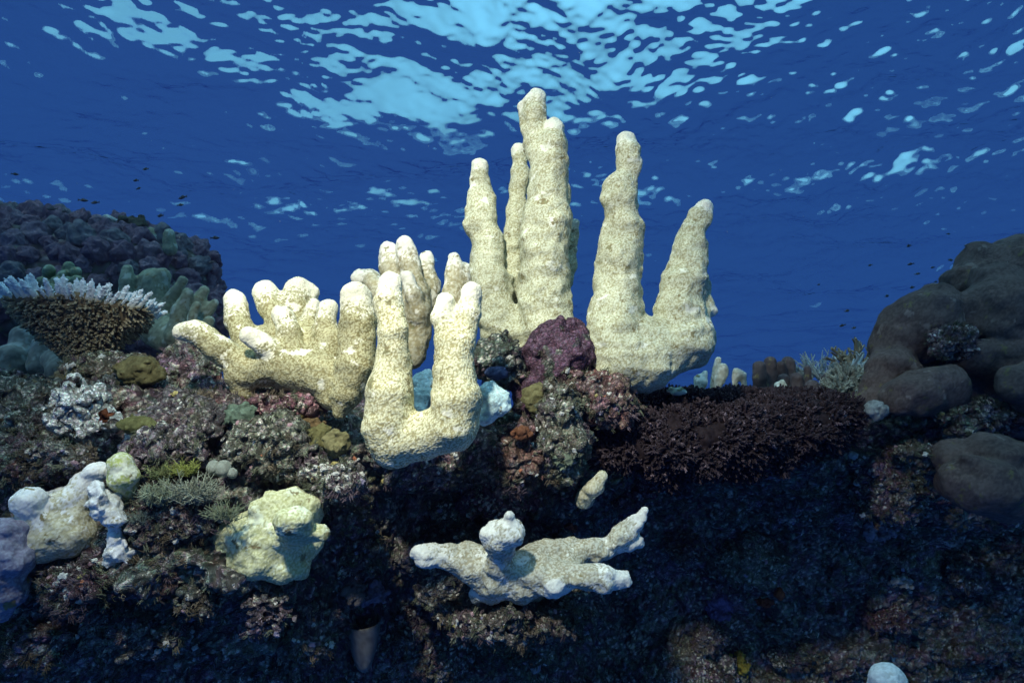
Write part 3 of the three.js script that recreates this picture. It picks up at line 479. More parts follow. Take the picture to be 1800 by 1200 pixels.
// ---------------------------------------------------------------- branchlets: small tapering twigs
function twigGeo(len, r, seed, nubs = 5, sides = 5, o = {}) {       // along +y, with side nubs
  const rnd = mulberry(seed), gs = [];
  const cone = (l, a, b, m) => { const g = new THREE.CylinderGeometry(b, a, l, sides, 2, false); g.translate(0, l / 2, 0); g.applyMatrix4(m); gs.push(g); };
  cone(len, r, r * (o.taper ?? 0.42), new THREE.Matrix4());
  for (let i = 0; i < nubs; i++) {
    const t = 0.12 + 0.72 * (i + rnd()) / nubs, a = rnd() * 6.283, l = len * (o.nl ?? 0.22) * (1 + rnd() * 0.9) * (1.1 - t * 0.5), q = new THREE.Quaternion().setFromEuler(new THREE.Euler(0, a, 0)).multiply(new THREE.Quaternion().setFromAxisAngle(V(0, 0, 1), -(o.na ?? 0.75) - 0.35 * rnd()));
    cone(l, r * 0.55, r * 0.28, new THREE.Matrix4().compose(V(0, len * t, 0), q, V(1, 1, 1)));
  }
  const g = mergeGeometries(gs); g.deleteAttribute('uv'); return g;
}
function tinted(g, f) { const p = g.attributes.position, c = new Float32Array(p.count * 3); for (let i = 0; i < p.count; i++) c.set(f(p.getX(i), p.getY(i), p.getZ(i)), i * 3); g.setAttribute('color', new THREE.BufferAttribute(c, 3)); return g; }
const aim = (dir, spin = 0) => new THREE.Quaternion().setFromUnitVectors(V(0, 1, 0), dir.clone().normalize()).multiply(new THREE.Quaternion().setFromAxisAngle(V(0, 1, 0), spin));
// spreads copies of a twig over a surface as one mass
function bristle(parent, name, twig, mat, surface, count, seed, o = {}) {
  const rnd = mulberry(seed), p = surface.attributes.position, n = surface.attributes.normal, inst = new THREE.InstancedMesh(twig, mat, count), M = new THREE.Matrix4(), c = new THREE.Color(); let k = 0;
  for (let tries = 0; k < count && tries < count * 40; tries++) {
    const i = Math.floor(rnd() * p.count), P = V(p.getX(i), p.getY(i), p.getZ(i)), N = V(n.getX(i), n.getY(i), n.getZ(i));
    if (o.keep && !o.keep(P, N)) continue;
    N.add(V(rnd() - 0.5, rnd() - 0.5, rnd() - 0.5).multiplyScalar(o.jitter ?? 0.9)); if (o.up) N.y += o.up;
    const s = (o.min ?? 0.7) + (o.vary ?? 0.6) * rnd();
    inst.setMatrixAt(k, M.compose(P, aim(N, rnd() * 6.28), V(s, s * (0.85 + 0.3 * rnd()), s))); const q = o.tint ? o.tint(rnd, P) : [1, 1, 1]; inst.setColorAt(k++, c.setRGB(...q));
  }
  inst.count = k; inst.name = name; inst.userData.kind = 'stuff'; inst.castShadow = inst.receiveShadow = true; parent.add(inst); return inst;
}
// ---- the spiky table coral on the left
{
  const C = at(148, 552, 1.46), u = 1.46 / F, t = thing('table_coral', 'spiky white topped table coral on a stalk at the left', 'coral', at(165, 648, 1.46), null), rel = C.clone().sub(t.position), rnd = mulberry(77);
  const RX = 104 * u, RZ = 0.13, H = 92 * u;
  // funnel: a wide shallow bowl narrowing to the stalk
  const prof = (a) => 1 + 0.07 * Math.sin(3 * a + 1) + 0.05 * Math.sin(7 * a), up = [], NA = 96, NR = 26;
  const P = [], I = [];
  const pt = (a, s, y) => P.push(rel.x + 0.012 * (1 - s) + Math.cos(a) * RX * s * prof(a), rel.y + y + 0.010 * noise(Math.cos(a) * s * 6, 2, Math.sin(a) * s * 6) + 0.08 * Math.sin(a) * s * RZ, rel.z + Math.sin(a) * RZ * s * prof(a));
  for (let side = 0; side < 2; side++) for (let i = 0; i <= NR; i++) for (let j = 0; j < NA; j++) { const s = 0.16 + 0.84 * i / NR, a = j / NA * 6.2832; pt(a, s, side ? 0.006 + 0.012 * s : -H * Math.pow(1 - s, 0.95)); }
  const N1 = (NR + 1) * NA;
  for (let i = 0; i < NR; i++) for (let j = 0; j < NA; j++) { const a = i * NA + j, b = i * NA + (j + 1) % NA, c = a + NA, d = b + NA; I.push(a, c, b, b, c, d); I.push(N1 + a, N1 + b, N1 + c, N1 + b, N1 + d, N1 + c); }
  for (let j = 0; j < NA; j++) { const a = NR * NA + j, b = NR * NA + (j + 1) % NA; I.push(a, N1 + a, b, b, N1 + a, N1 + b); }
  const g = new THREE.BufferGeometry(); g.setAttribute('position', new THREE.Float32BufferAttribute(P, 3)); g.setIndex(I); g.computeVertexNormals();
  { const n = g.attributes.normal; let s = 0; for (let i = 0; i < N1; i++) s += n.getY(i); if (s > 0) { const q = g.index.array; for (let i = 0; i < q.length; i += 3) { const z = q[i + 1]; q[i + 1] = q[i + 2]; q[i + 2] = z; } g.computeVertexNormals(); } }
  tinted(g, (x, y, z) => mul3([0.16, 0.13, 0.08], 0.6 + 0.8 * worley(x * 150, y * 150, z * 150).id));
  part(t, 'plate', g, MAT.rock);
  const B = bones([[[165, 592, 1.46, 22], [166, 640, 1.45, 15], [160, 665, 1.46, 20]]]), { field } = boneField(B, 0.01), [lo, hi] = boundsOf(B, 0.02), stalk = surfaceNets((x, y, z) => field(x, y, z) + 0.006 * noise(x * 60, y * 60, z * 60), lo, hi, 0.004);
  finish(stalk, null, (x, y, z) => mul3([0.30, 0.30, 0.22], 0.6 + 0.8 * worley(x * 120, y * 120, z * 120).id)); stalk.translate(-t.position.x, -t.position.y, -t.position.z); part(t, 'stalk', stalk, MAT.rock);
  const under = tinted(twigGeo(0.015, 0.0030, 5, 4), (x, y) => mix3([0.22, 0.19, 0.12], [0.36, 0.33, 0.22], y / 0.015));
  bristle(t, 'lower_branchlets', under, MAT.rock, g, 2600, 6, { keep: (p, n) => n.y < 0.1, jitter: 0.8, up: 0.35, tint: (r) => { const s = 0.6 + 0.8 * r(); return [s, s, s]; } });
  const spikes = [0, 1, 2, 3].map((k) => tinted(twigGeo(0.062, 0.0105, 20 + k, 30, 6, { nl: 0.13, na: 0.42, taper: 0.16 }), (x, y) => mul3(mix3([0.50, 0.52, 0.44], [0.66, 0.74, 0.76], ss(0.0, 0.024, y + Math.hypot(x, 0) * 0.5)), 0.9 + 0.2 * hsh((x * 4000) | 0, (y * 4000) | 0, k, 3))));
  for (let i = 0; i < 170; i++) {
    const a = i * 2.39996, s = i < 70 ? 0.97 : 0.35 + 0.6 * Math.sqrt(rnd()), q = prof(a), out = V(Math.cos(a) * (0.25 + 0.75 * s ** 4), 0.9 + 0.3 * rnd() - 0.35 * s ** 6, Math.sin(a) * (0.25 + 0.6 * s ** 4));
    out.x += (rnd() - 0.5) * 0.3; out.z += (rnd() - 0.5) * 0.3;
    const m = part(t, 'branchlet', spikes[i & 3], MAT.coral), k = 0.5 + 0.6 * rnd();
    m.position.set(rel.x + Math.cos(a) * RX * s * q * 0.99, rel.y + 0.004 + 0.08 * Math.sin(a) * s * RZ, rel.z + Math.sin(a) * RZ * s * q * 0.99); m.quaternion.copy(aim(out, rnd() * 6)); m.scale.setScalar(k * (i < 70 ? 0.85 : 1));
  }
}
// ---- the dark thicket
{
  const B = bones([[[1075, 775, 1.30, 40], [1180, 785, 1.28, 62], [1300, 775, 1.30, 60], [1420, 752, 1.38, 48], [1490, 738, 1.45, 30]], [[1150, 730, 1.5, 50], [1300, 735, 1.55, 60], [1440, 735, 1.60, 52]]]), { field } = boneField(B, 0.04), [lo, hi] = boundsOf(B, 0.03);
  const g = surfaceNets((x, y, z) => smax(field(x, y, z) + 0.026 * noise(x * 14, y * 14, z * 14) + 0.012 * noise(x * 35, y * 35, z * 35), y - 0.118 - 0.06 * (-z - 1.3), 0.03), lo, hi, 0.006), base = V((lo[0] + hi[0]) / 2, lo[1], (lo[2] + hi[2]) / 2);
  finish(g, (x, y, z) => rugged(x, y, z, 0.008, 5), plain([0.022, 0.016, 0.018], 0.8)); g.translate(-base.x, -base.y, -base.z);
  const t = thing('thicket_coral', 'broad dark brown table of dense tiny branchlets right of centre', 'coral', base); part(t, 'plate', g, MAT.rock);
  const tw = tinted(twigGeo(0.013, 0.0026, 9, 6), (x, y) => mix3([0.024, 0.017, 0.020], [0.050, 0.039, 0.045], clamp(y / 0.013)));
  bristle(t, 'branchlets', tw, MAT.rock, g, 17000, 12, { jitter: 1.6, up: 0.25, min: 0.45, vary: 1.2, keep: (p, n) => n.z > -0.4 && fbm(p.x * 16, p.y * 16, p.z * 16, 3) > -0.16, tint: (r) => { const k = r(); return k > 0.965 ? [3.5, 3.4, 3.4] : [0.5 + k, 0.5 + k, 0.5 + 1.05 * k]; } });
}
console.log('branches', performance.now() | 0);

// ---------------------------------------------------------------- feathery soft coral tufts on the left slope
function tuft(label, px, py, d, r, c, n, seed) {
  const rnd = mulberry(seed), base = at(px, py + r * 0.6, d), t = thing('soft_coral', label, 'soft coral', base, 'feathery soft corals'), R = r * d / F, gs = [];
  for (let i = 0; i < n; i++) {
    const dir = V((rnd() - 0.5) * 2.4, 0.25 + rnd(), (rnd() - 0.25) * 2).normalize(), l = R * (0.8 + 0.7 * rnd()), g = twigGeo(l, R * 0.035, seed + i, 7, 4), k = 0.65 + 0.6 * rnd();
    tinted(g, (x, y) => mul3(mix3(mul3(c, 0.7), c, clamp(y / l)), k)); g.applyMatrix4(new THREE.Matrix4().compose(V((rnd() - 0.5) * R, (rnd() - 0.5) * R * 0.4, (rnd() - 0.5) * R), aim(dir, rnd() * 6), V(1, 1, 1))); gs.push(g);
  }
  const m = part(t, 'polyps', mergeGeometries(gs), MAT.rock); m.userData.kind = 'stuff';
}
tuft('pale grey green feathery tuft right of the green knob', 285, 862, 0.96, 34, [0.26, 0.31, 0.22], 90, 501);
tuft('wide pale feathery tuft below the smooth bubbles', 345, 858, 0.96, 36, [0.28, 0.31, 0.24], 100, 502);
tuft('yellow green feathery tuft highest on the left slope', 325, 820, 0.98, 22, [0.32, 0.36, 0.10], 60, 503);
tuft('dull green feathery tuft at the left edge of the yellow green coral', 400, 895, 0.95, 26, [0.22, 0.26, 0.17], 70, 504);
tuft('lime tinged feathery tuft left of the yellow green tuft', 285, 825, 0.99, 22, [0.24, 0.28, 0.13], 60, 505);
tuft('bluish feathery tuft under the lumpy white coral', 250, 905, 0.96, 24, [0.18, 0.23, 0.20], 60, 506);

// ---- the thin cup sponge at the bottom
{
  const pts = [], D = onReef(640, 1150) - 0.03, u = D / F; for (let i = 0; i <= 14; i++) { const s = i / 14; pts.push(new THREE.Vector2((6 + 25 * Math.pow(s, 0.55)) * u, s * 92 * u)); } for (let i = 14; i >= 1; i--) { const s = i / 14; pts.push(new THREE.Vector2((4 + 24.5 * Math.pow(s, 0.55)) * u, s * 92 * u + 0.001)); }
  const g = new THREE.LatheGeometry(pts, 40); g.deleteAttribute('uv'); const b = at(640, 1178, D); g.rotateX(0.25);
  finish(g, (x, y, z) => 0.0015 * noise(x * 70, y * 70, z * 70), (x, y, z) => mul3([0.15, 0.15, 0.13], 0.7 + 0.5 * noise(x * 120, y * 30, z * 120) + 0.3 * worley(x * 200, y * 200, z * 200).id));
  g.translate(b.x, b.y, b.z); single('cup_sponge', 'thin grey cup shaped sponge at the bottom left of centre', 'sponge', g, MAT.slick, b);
}

// ---- more broken rock and crusts down the dark wall, set into its face
{
  const rnd = mulberry(611), tint = [[0.10, 0.085, 0.10], [0.085, 0.10, 0.08], [0.12, 0.075, 0.09], [0.10, 0.10, 0.095], [0.13, 0.10, 0.07]];
  [['dark violet rock under the level left arm', 800, 1065], ['pinkish rock lump left of the round upright knob', 800, 900], ['brownish knob of rock right of the cone shaped coral', 1110, 860], ['low grey lump between cup sponge and green brown rock', 700, 1100], ['dull rock left of the rounded coral head', 1205, 960], ['greenish lump under the dull violet patch', 1240, 1115], ['dark lump right of the yellow pimpled sponge', 1400, 1150], ['grey lump below the pale branching scrap', 1560, 1085], ['rough rock under the lower smooth mound', 1690, 1000], ['small rock between speckled rock and mauve sponge', 620, 975], ['brown lump under the yellow green coral', 470, 1070], ['dim rock in the bottom left corner above the shelf', 130, 1055], ['dim brown rock right of the purple blue lump', 130, 1020], ['reddish stone under the dark reddish rock', 345, 1050]].forEach(([label, x, y], i) =>
    rock(label, x, y, 0, 30 + 26 * rnd(), 22 + 18 * rnd(), 26, { bias: tint[i % 5], lump: 0.4, rough: 0.018, out: 0.3, pale: 0.16 }));
}
// ---- a short turf of algae over all rock
{
  const P = [], N = [];
  for (const [g, b] of ROCKS) { const p = g.attributes.position, n = g.attributes.normal, step = g.attributes.position.count > 2e5 ? 2 : 3; for (let i = 0; i < p.count; i += step) { const z = p.getZ(i) + b.z; if (z < -2.0 || n.getZ(i) < -0.3) continue; P.push(p.getX(i) + b.x, p.getY(i) + b.y, z); N.push(n.getX(i), n.getY(i), n.getZ(i)); } }
  const surf = new THREE.BufferGeometry(); surf.setAttribute('position', new THREE.Float32BufferAttribute(P, 3)); surf.setAttribute('normal', new THREE.Float32BufferAttribute(N, 3));
  const gs = []; const rnd = mulberry(3); for (let i = 0; i < 5; i++) { const g = twigGeo(0.006 + 0.005 * rnd(), 0.0007, 40 + i, 2, 3); g.applyMatrix4(new THREE.Matrix4().compose(V((rnd() - 0.5) * 0.006, 0, (rnd() - 0.5) * 0.006), aim(V(rnd() - 0.5, 0.8, rnd() - 0.5)), V(1, 1, 1))); gs.push(g); }
  const tuftGeo = tinted(mergeGeometries(gs), () => [1, 1, 1]);
  const host = new THREE.Group(); const turf = bristle(host, 'turf_algae', tuftGeo, MAT.rock, surf, 26000, 5, { keep: (p) => fbm(p.x * 9, p.y * 9, p.z * 9, 3) > -0.12, jitter: 1.2, min: 0.6, vary: 0.9, tint: (r, p) => { const k = 0.5 + r(), q = fbm(p.x * 13 + 4, p.y * 13, p.z * 13, 2), c = q > 0.1 ? [0.13, 0.10, 0.115] : q > -0.08 ? [0.13, 0.145, 0.10] : [0.14, 0.12, 0.085]; return mul3(c, k); } });
  host.remove(turf); scene.add(turf); tag(turf, 'short green and brown algal turf over the reef rock', 'algae', null, 'stuff');
}
{
  const P = [], N = [];
  for (const [g, b] of ROCKS) { const p = g.attributes.position, n = g.attributes.normal; for (let i = 0; i < p.count; i += 5) { const z = p.getZ(i) + b.z; if (z < -1.9 || n.getZ(i) < 0) continue; P.push(p.getX(i) + b.x, p.getY(i) + b.y, z); N.push(n.getX(i), n.getY(i), n.getZ(i)); } }
  const surf = new THREE.BufferGeometry(); surf.setAttribute('position', new THREE.Float32BufferAttribute(P, 3)); surf.setAttribute('normal', new THREE.Float32BufferAttribute(N, 3));
  const grit = new THREE.IcosahedronGeometry(0.0035, 2); grit.deleteAttribute('uv'); { const p = grit.attributes.position; for (let i = 0; i < p.count; i++) { const x = p.getX(i), y = p.getY(i), z = p.getZ(i), m = 1 + 0.8 * noise(x * 420, y * 420, z * 420); p.setXYZ(i, x * m * 1.3, y * m * 0.7, z * m); } grit.computeVertexNormals(); } tinted(grit, () => [1, 1, 1]);
  const host = new THREE.Group(), bits = bristle(host, 'shell_grit', grit, MAT.rock, surf, 1500, 15, { jitter: 0.6, min: 0.3, vary: 1.3, keep: (p) => fbm(p.x * 7 + 3, p.y * 7, p.z * 7, 3) > 0.02, tint: (r) => { const k = r(); return k < 0.55 ? [0.45, 0.46, 0.42] : k < 0.75 ? [0.36, 0.24, 0.26] : k < 0.88 ? [0.26, 0.24, 0.32] : k < 0.95 ? [0.34, 0.30, 0.12] : [0.34, 0.14, 0.08]; } });
  host.remove(bits); scene.add(bits); tag(bits, 'pale and pink grit of shell and sponge scattered over the rock', 'grit', null, 'stuff');
}
console.log('turf', performance.now() | 0);

// ---- the strobe itself, behind the picture plane: housing, dished front and arm
{
  const t = thing('underwater_strobe', 'black flash lamp on an arm above the camera, out of the picture', 'lamp', STROBE.clone()), dir = AIM.clone().sub(STROBE).normalize(), q = aim(dir);
  const dark = new THREE.MeshStandardMaterial({ color: 0x15161a, roughness: 0.5 }), glow = new THREE.MeshStandardMaterial({ color: 0xf4f1e6, emissive: new THREE.Color(1, 0.96, 0.8), emissiveIntensity: 2, roughness: 0.4 });
  const body = new THREE.LatheGeometry([[0, -0.20], [0.035, -0.20], [0.045, -0.19], [0.045, -0.07], [0.06, -0.04], [0.062, -0.02], [0.055, -0.02], [0, -0.03]].map(([x, y]) => new THREE.Vector2(x, y)), 32); body.applyQuaternion(q); part(t, 'housing', body, dark);
  const face = new THREE.CylinderGeometry(0.052, 0.052, 0.006, 32); face.translate(0, -0.016, 0); face.applyQuaternion(q); part(t, 'lamp_face', face, glow);
  const B = V(0.30, -0.62, 0.25), arm = new THREE.TubeGeometry(new THREE.CatmullRomCurve3([dir.clone().multiplyScalar(-0.15), V(0.05, -0.1, 0.32), V(0.12, -0.45, 0.36), B]), 24, 0.012, 8); part(t, 'arm', arm, dark);
}

// ---- specks drifting in the water
{
  const rnd = mulberry(808), g = tinted((() => { const q = new THREE.IcosahedronGeometry(0.0011, 1); q.deleteAttribute('uv'); return q; })(), () => [0.5, 0.5, 0.46]), inst = new THREE.InstancedMesh(g, MAT.rock, 150), M = new THREE.Matrix4();
  for (let i = 0; i < 150; i++) { const s = 0.4 + 0.9 * rnd() * rnd(); inst.setMatrixAt(i, M.compose(V((rnd() - 0.5) * 3.4, -0.2 + 1.6 * rnd(), -0.9 - 1.9 * rnd()), aim(V(rnd() - 0.5, rnd(), rnd() - 0.5)), V(s, s * 0.7, s * 1.2))); }
  inst.name = 'drifting_specks'; inst.castShadow = inst.receiveShadow = true; scene.add(inst); tag(inst, 'tiny pale specks drifting in the open water', 'plankton', null, 'stuff');
}
// ---------------------------------------------------------------- the reef behind
{
  // the mound on the left, a mass of rounded lobes
  const B = bones([[[-60, 520, 2.75, 150], [90, 530, 2.75, 145], [230, 545, 2.8, 135], [300, 590, 2.75, 95]], [[-60, 480, 2.9, 100], [200, 480, 3.0, 90], [285, 520, 2.9, 88]]]), { field } = boneField(B, 0.12), [lo, hi] = boundsOf(B, 0.05);
  const g = surfaceNets((x, y, z) => field(x, y, z) + 0.05 * noise(x * 4, y * 4, z * 4), lo, hi, 0.024), base = V((lo[0] + hi[0]) / 2, 0, (lo[2] + hi[2]) / 2);
  finish(g, (x, y, z) => rugged(x, y, z, 0.02, 5), (x, y, z) => crust(x, y, z, 5, 0.05)); g.translate(-base.x, -base.y, -base.z);
  const t = thing('lobed_coral_mound', 'far blue grey mound of rounded coral lobes on the left', 'coral', base); part(t, 'body', g, MAT.rock);
  const kinds = [0, 1, 2, 3, 4].map((k) => {
    const s = new THREE.IcosahedronGeometry(1, 7); s.deleteAttribute('uv'); const p = s.attributes.position;
    for (let i = 0; i < p.count; i++) { const x = p.getX(i), y = p.getY(i), z = p.getZ(i), m = 1 + 0.34 * noise(x * 1.5 + k * 9, y * 1.5, z * 1.5) + 0.14 * noise(x * 3.6, y * 3.6 + k * 5, z * 3.6) + 0.02 * noise(x * 15, y * 15, z * 15 + k); p.setXYZ(i, x * m, y * m * (y > 0 ? 1.05 : 1), z * m); }
    s.computeVertexNormals(); const c = k === 3 ? [0.17, 0.17, 0.18] : k === 4 ? [0.20, 0.165, 0.195] : [0.17, 0.13, 0.16];
    return tinted(s, (x, y, z) => mul3(c, 0.8 + 0.4 * worley(x * 9, y * 9, z * 9 + k).id + 0.3 * noise(x * 2, y * 2, z * 2)));
  });
  const rnd = mulberry(99), p = g.attributes.position, n = g.attributes.normal, put = []; 
  for (let tries = 0; tries < 60000 && put.length < 290; tries++) {
    const i = Math.floor(rnd() * p.count), P = V(p.getX(i), p.getY(i), p.getZ(i)), N = V(n.getX(i), n.getY(i), n.getZ(i));
    if (N.z < -0.25 && N.y < 0.6) continue; if (N.y < -0.3) continue;
    const r = 0.036 + 0.026 * rnd(); if (put.some((q) => q[0].distanceTo(P) < (q[1] + r) * 0.78)) continue;
    put.push([P, r]); const m = part(t, 'lobe', kinds[Math.floor(rnd() * 5)], MAT.rock); m.position.copy(P).addScaledVector(N, -r * 0.25); N.y += 0.7; m.quaternion.copy(aim(N, rnd() * 6)); m.scale.set(r * (0.85 + 0.35 * rnd()), r * (1.0 + 0.45 * rnd()), r * (0.85 + 0.35 * rnd()));
  }
}
const far = { cell: 0.006, polyp: 0.012, bump: 0.001, lump: 0.006, lf: 16, k: 0.02, tip: 0, patchy: 0.3 };
const teal = { ...far, light: [0.34, 0.38, 0.26], dark: [0.20, 0.22, 0.14], pale: [0.46, 0.52, 0.42] };
colony('finger_coral', 'bluish green fan of coral fingers on the far reef behind the stubby fingers', { ...teal, seed: 51, fingers: [
  [[224, 474, 2.1, 9], [223, 492, 2.1, 12], [221, 530, 2.1, 14]], [[262, 488, 2.15, 14], [268, 492, 2.15, 22], [262, 545, 2.15, 26]], [[285, 485, 2.15, 13], [275, 530, 2.15, 18]], [[322, 492, 2.12, 8], [300, 525, 2.12, 10], [285, 560, 2.12, 14]],
  [[330, 514, 2.05, 9], [316, 545, 2.05, 13], [308, 590, 2.05, 18]], [[358, 512, 2.1, 9], [350, 530, 2.1, 13], [335, 570, 2.1, 18]], [[345, 536, 2.0, 7], [337, 560, 2.0, 9]], [[377, 532, 2.1, 8], [358, 552, 2.1, 12], [340, 590, 2.1, 16]], [[366, 564, 2.0, 10], [358, 590, 2.0, 13]] ],
  trunk: [[[240, 560, 2.12, 26], [300, 590, 2.1, 34], [345, 605, 2.08, 26]]] });
colony('knob_coral', 'green tinted clump of round knobs on the far reef above the table coral', { ...far, seed: 52, k: 0.008, light: [0.26, 0.32, 0.20], dark: [0.16, 0.20, 0.12], pale: [0.30, 0.38, 0.28], finger: 'knob', fingers: [[86, 474], [120, 468], [110, 482], [132, 478], [98, 494], [118, 495], [136, 492], [75, 495], [90, 508], [108, 508], [128, 508]].map(([x, y]) => [[x, y, 2.2 - (y - 468) * 0.002, 9], [x - 1, y + 14, 2.26, 10]]) , trunk: [[[85, 510, 2.3, 20], [125, 505, 2.3, 20]]] });
colony('bushy_coral', 'dark bushy clump on the crest of the far left mound', { ...far, seed: 53, lump: 0.02, lf: 30, light: [0.12, 0.13, 0.09], dark: [0.08, 0.085, 0.06], pale: [0.15, 0.16, 0.12], patchy: 0, finger: 'lobe', fingers: [[[218, 390, 2.75, 11], [222, 410, 2.75, 12]], [[240, 393, 2.75, 14], [240, 412, 2.75, 14]], [[252, 388, 2.75, 7]]] });
colony('knob_coral', 'left one of two greenish knobs on the far mound slope', { ...teal, seed: 54, finger: 'knob', fingers: [[[266, 407, 2.7, 9], [268, 430, 2.7, 10]]] });
colony('knob_coral', 'right one of two greenish knobs on the far mound slope', { ...teal, seed: 55, finger: 'knob', fingers: [[[297, 412, 2.6, 10], [299, 438, 2.6, 12]]] });
colony('plate_coral', 'thin pale blue coral plate on the crest of the far mound', { ...far, seed: 56, lump: 0.004, light: [0.50, 0.56, 0.50], dark: [0.34, 0.40, 0.36], pale: [0.56, 0.62, 0.56], finger: 'plate', fingers: [[[172, 387, 2.8, 4], [188, 383, 2.8, 6], [205, 388, 2.8, 4]], [[146, 395, 2.75, 4], [168, 395, 2.75, 5]]], trunk: [[[185, 388, 2.82, 5], [186, 402, 2.9, 10]], [[160, 398, 2.8, 5], [162, 410, 2.85, 9]]] });
colony('lobed_coral', 'dim blue lumps under the left side of the table coral', { ...far, seed: 57, light: [0.22, 0.24, 0.22], dark: [0.14, 0.15, 0.13], pale: [0.28, 0.32, 0.30], finger: 'lobe', fingers: [[[40, 590, 1.75, 18], [42, 615, 1.75, 22]], [[70, 605, 1.7, 14], [72, 640, 1.7, 24]], [[18, 625, 1.7, 22], [15, 660, 1.7, 30]], [[95, 630, 1.65, 20], [110, 655, 1.6, 26]]] });

// ---- right hand back row
const pale2 = { ...far, cell: 0.004, light: [0.56, 0.60, 0.50], dark: [0.38, 0.40, 0.32], pale: [0.68, 0.72, 0.64], patchy: 0.4 };
colony('finger_coral', 'pale turquoise wedge of coral behind the two spired coral', { ...pale2, seed: 61, fingers: [[[1240, 656, 2.0, 6], [1232, 670, 2.0, 12], [1228, 690, 2.0, 9]], [[1262, 632, 2.05, 5], [1258, 665, 2.05, 7], [1254, 690, 2.05, 9]]] });
colony('finger_coral', 'slim pale turquoise finger right of the turquoise wedge', { ...pale2, seed: 62, fingers: [[[1270, 646, 2.0, 7], [1264, 664, 2.0, 7], [1261, 695, 2.0, 7]], [[1276, 652, 2.0, 4], [1270, 668, 2.0, 6]]] });
colony('finger_coral', 'pale turquoise arched finger in the back row', { ...pale2, seed: 63, k: 0.01, fingers: [[[1297, 656, 2.0, 9], [1292, 672, 2.0, 6], [1290, 700, 2.0, 6]], [[1305, 659, 2.0, 7], [1308, 675, 2.0, 5], [1309, 700, 2.0, 5]]] });
colony('knob_coral', 'little turquoise cluster of knobs above a pale ball in the back row', { ...pale2, seed: 64, k: 0.01, finger: 'knob', fingers: [[[1366, 676, 1.9, 6], [1372, 695, 1.9, 8]], [[1375, 673, 1.9, 6], [1380, 695, 1.9, 8]], [[1371, 683, 1.88, 6], [1376, 700, 1.9, 8]]] });
colony('knob_coral', 'pale round ball lying on the dark thicket', { ...pale2, seed: 65, patchy: 0.8, finger: 'knob', fingers: [[[1374, 702, 1.62, 9], [1374, 712, 1.62, 8]]] });
colony('coral_rubble', 'bluish scrap of coral in the shadow under the two spired coral', { ...pale2, seed: 66, lump: 0.008, lf: 60, finger: 'lobe', fingers: [[[1180, 686, 1.42, 6], [1192, 689, 1.42, 8], [1204, 691, 1.42, 4]]] });
const dim = { ...far, cell: 0.005, lump: 0.005, patchy: -0.3, light: [0.12, 0.10, 0.10], dark: [0.085, 0.07, 0.07], pale: [0.14, 0.12, 0.12] };
[[1335, 633, 12, 2.1, 'leftmost dark column of the back row, beside the arched finger'], [1355, 627, 10, 2.2, 'taller dark column just right of the leftmost one'], [1387, 626, 11, 2.25, 'flat topped dark column in the middle of the back row'], [1372, 634, 9, 2.2, 'thin dark column left of the flat topped one'], [1402, 654, 12, 2.0, 'stout dark column in front of the flat topped one'], [1420, 640, 7, 2.1, 'narrow dark column before the blue staghorn'], [1429, 668, 14, 1.95, 'broad low dark column at the right of the group'], [1455, 656, 11, 2.1, 'rightmost dark column against the teal bush'], [1378, 657, 10, 2.05, 'short dark column behind the turquoise knobs']].forEach(([x, y, r, d, label], i) =>
  colony('column_coral', label, { ...dim, seed: 70 + i, finger: 'column', fingers: [[[x, y + r, d, r], [x + 1, y + r + 20, d, r * 1.05], [x + 2, 715, d, r * 1.15]]] }, 'dark columns in the back row'));
function staghorn(name, label, px, py, d, w, h, n, c, seed, thick = 1, lean = 0) {
  const base = at(px, py, d), t = thing(name, label, 'coral', base), u = d / F, rnd = mulberry(seed);
  for (let i = 0; i < n; i++) {
    const a = (rnd() - 0.5) * 2, dir = V(a * 1.3 + lean, 0.25 + rnd() * (1.2 - Math.abs(a) * 0.6), (rnd() - 0.2) * 0.9).normalize(), l = h * u * (0.55 + 0.55 * rnd()), g = twigGeo(l, 2.1 * u * thick * (0.8 + 0.5 * rnd()), seed * 7 + i, 4, 5), k = 0.7 + 0.6 * rnd();
    tinted(g, (x, y, z) => mul3(c, k * (0.85 + 0.3 * hsh((x * 900) | 0, (y * 900) | 0, (z * 900) | 0, i)))); const m = part(t, 'branch', g, MAT.coral); m.position.set(a * w * u * 0.7, (rnd() - 0.5) * 8 * u, (rnd() - 0.5) * w * u * 0.6); m.quaternion.copy(aim(dir, rnd() * 6));
  }
}
staghorn('staghorn_coral', 'blue staghorn thicket behind the dark columns', 1446, 664, 2.3, 44, 48, 90, [0.42, 0.50, 0.50], 81, 0.9);
staghorn('staghorn_coral', 'tan staghorn branches against open water left of the big mound', 1510, 640, 2.25, 40, 46, 24, [0.30, 0.26, 0.18], 82, 1.8);
staghorn('staghorn_coral', 'few pale blue sticks among the tan staghorn branches', 1505, 650, 2.15, 36, 44, 9, [0.46, 0.54, 0.54], 83, 1.6, 0.6);
colony('finger_coral', 'bright blue coral tip peeking past the left side of the big mound', { ...pale2, seed: 91, light: [0.50, 0.60, 0.60], fingers: [[[1548, 580, 1.9, 4], [1546, 595, 1.9, 5], [1556, 640, 1.9, 7]]] });
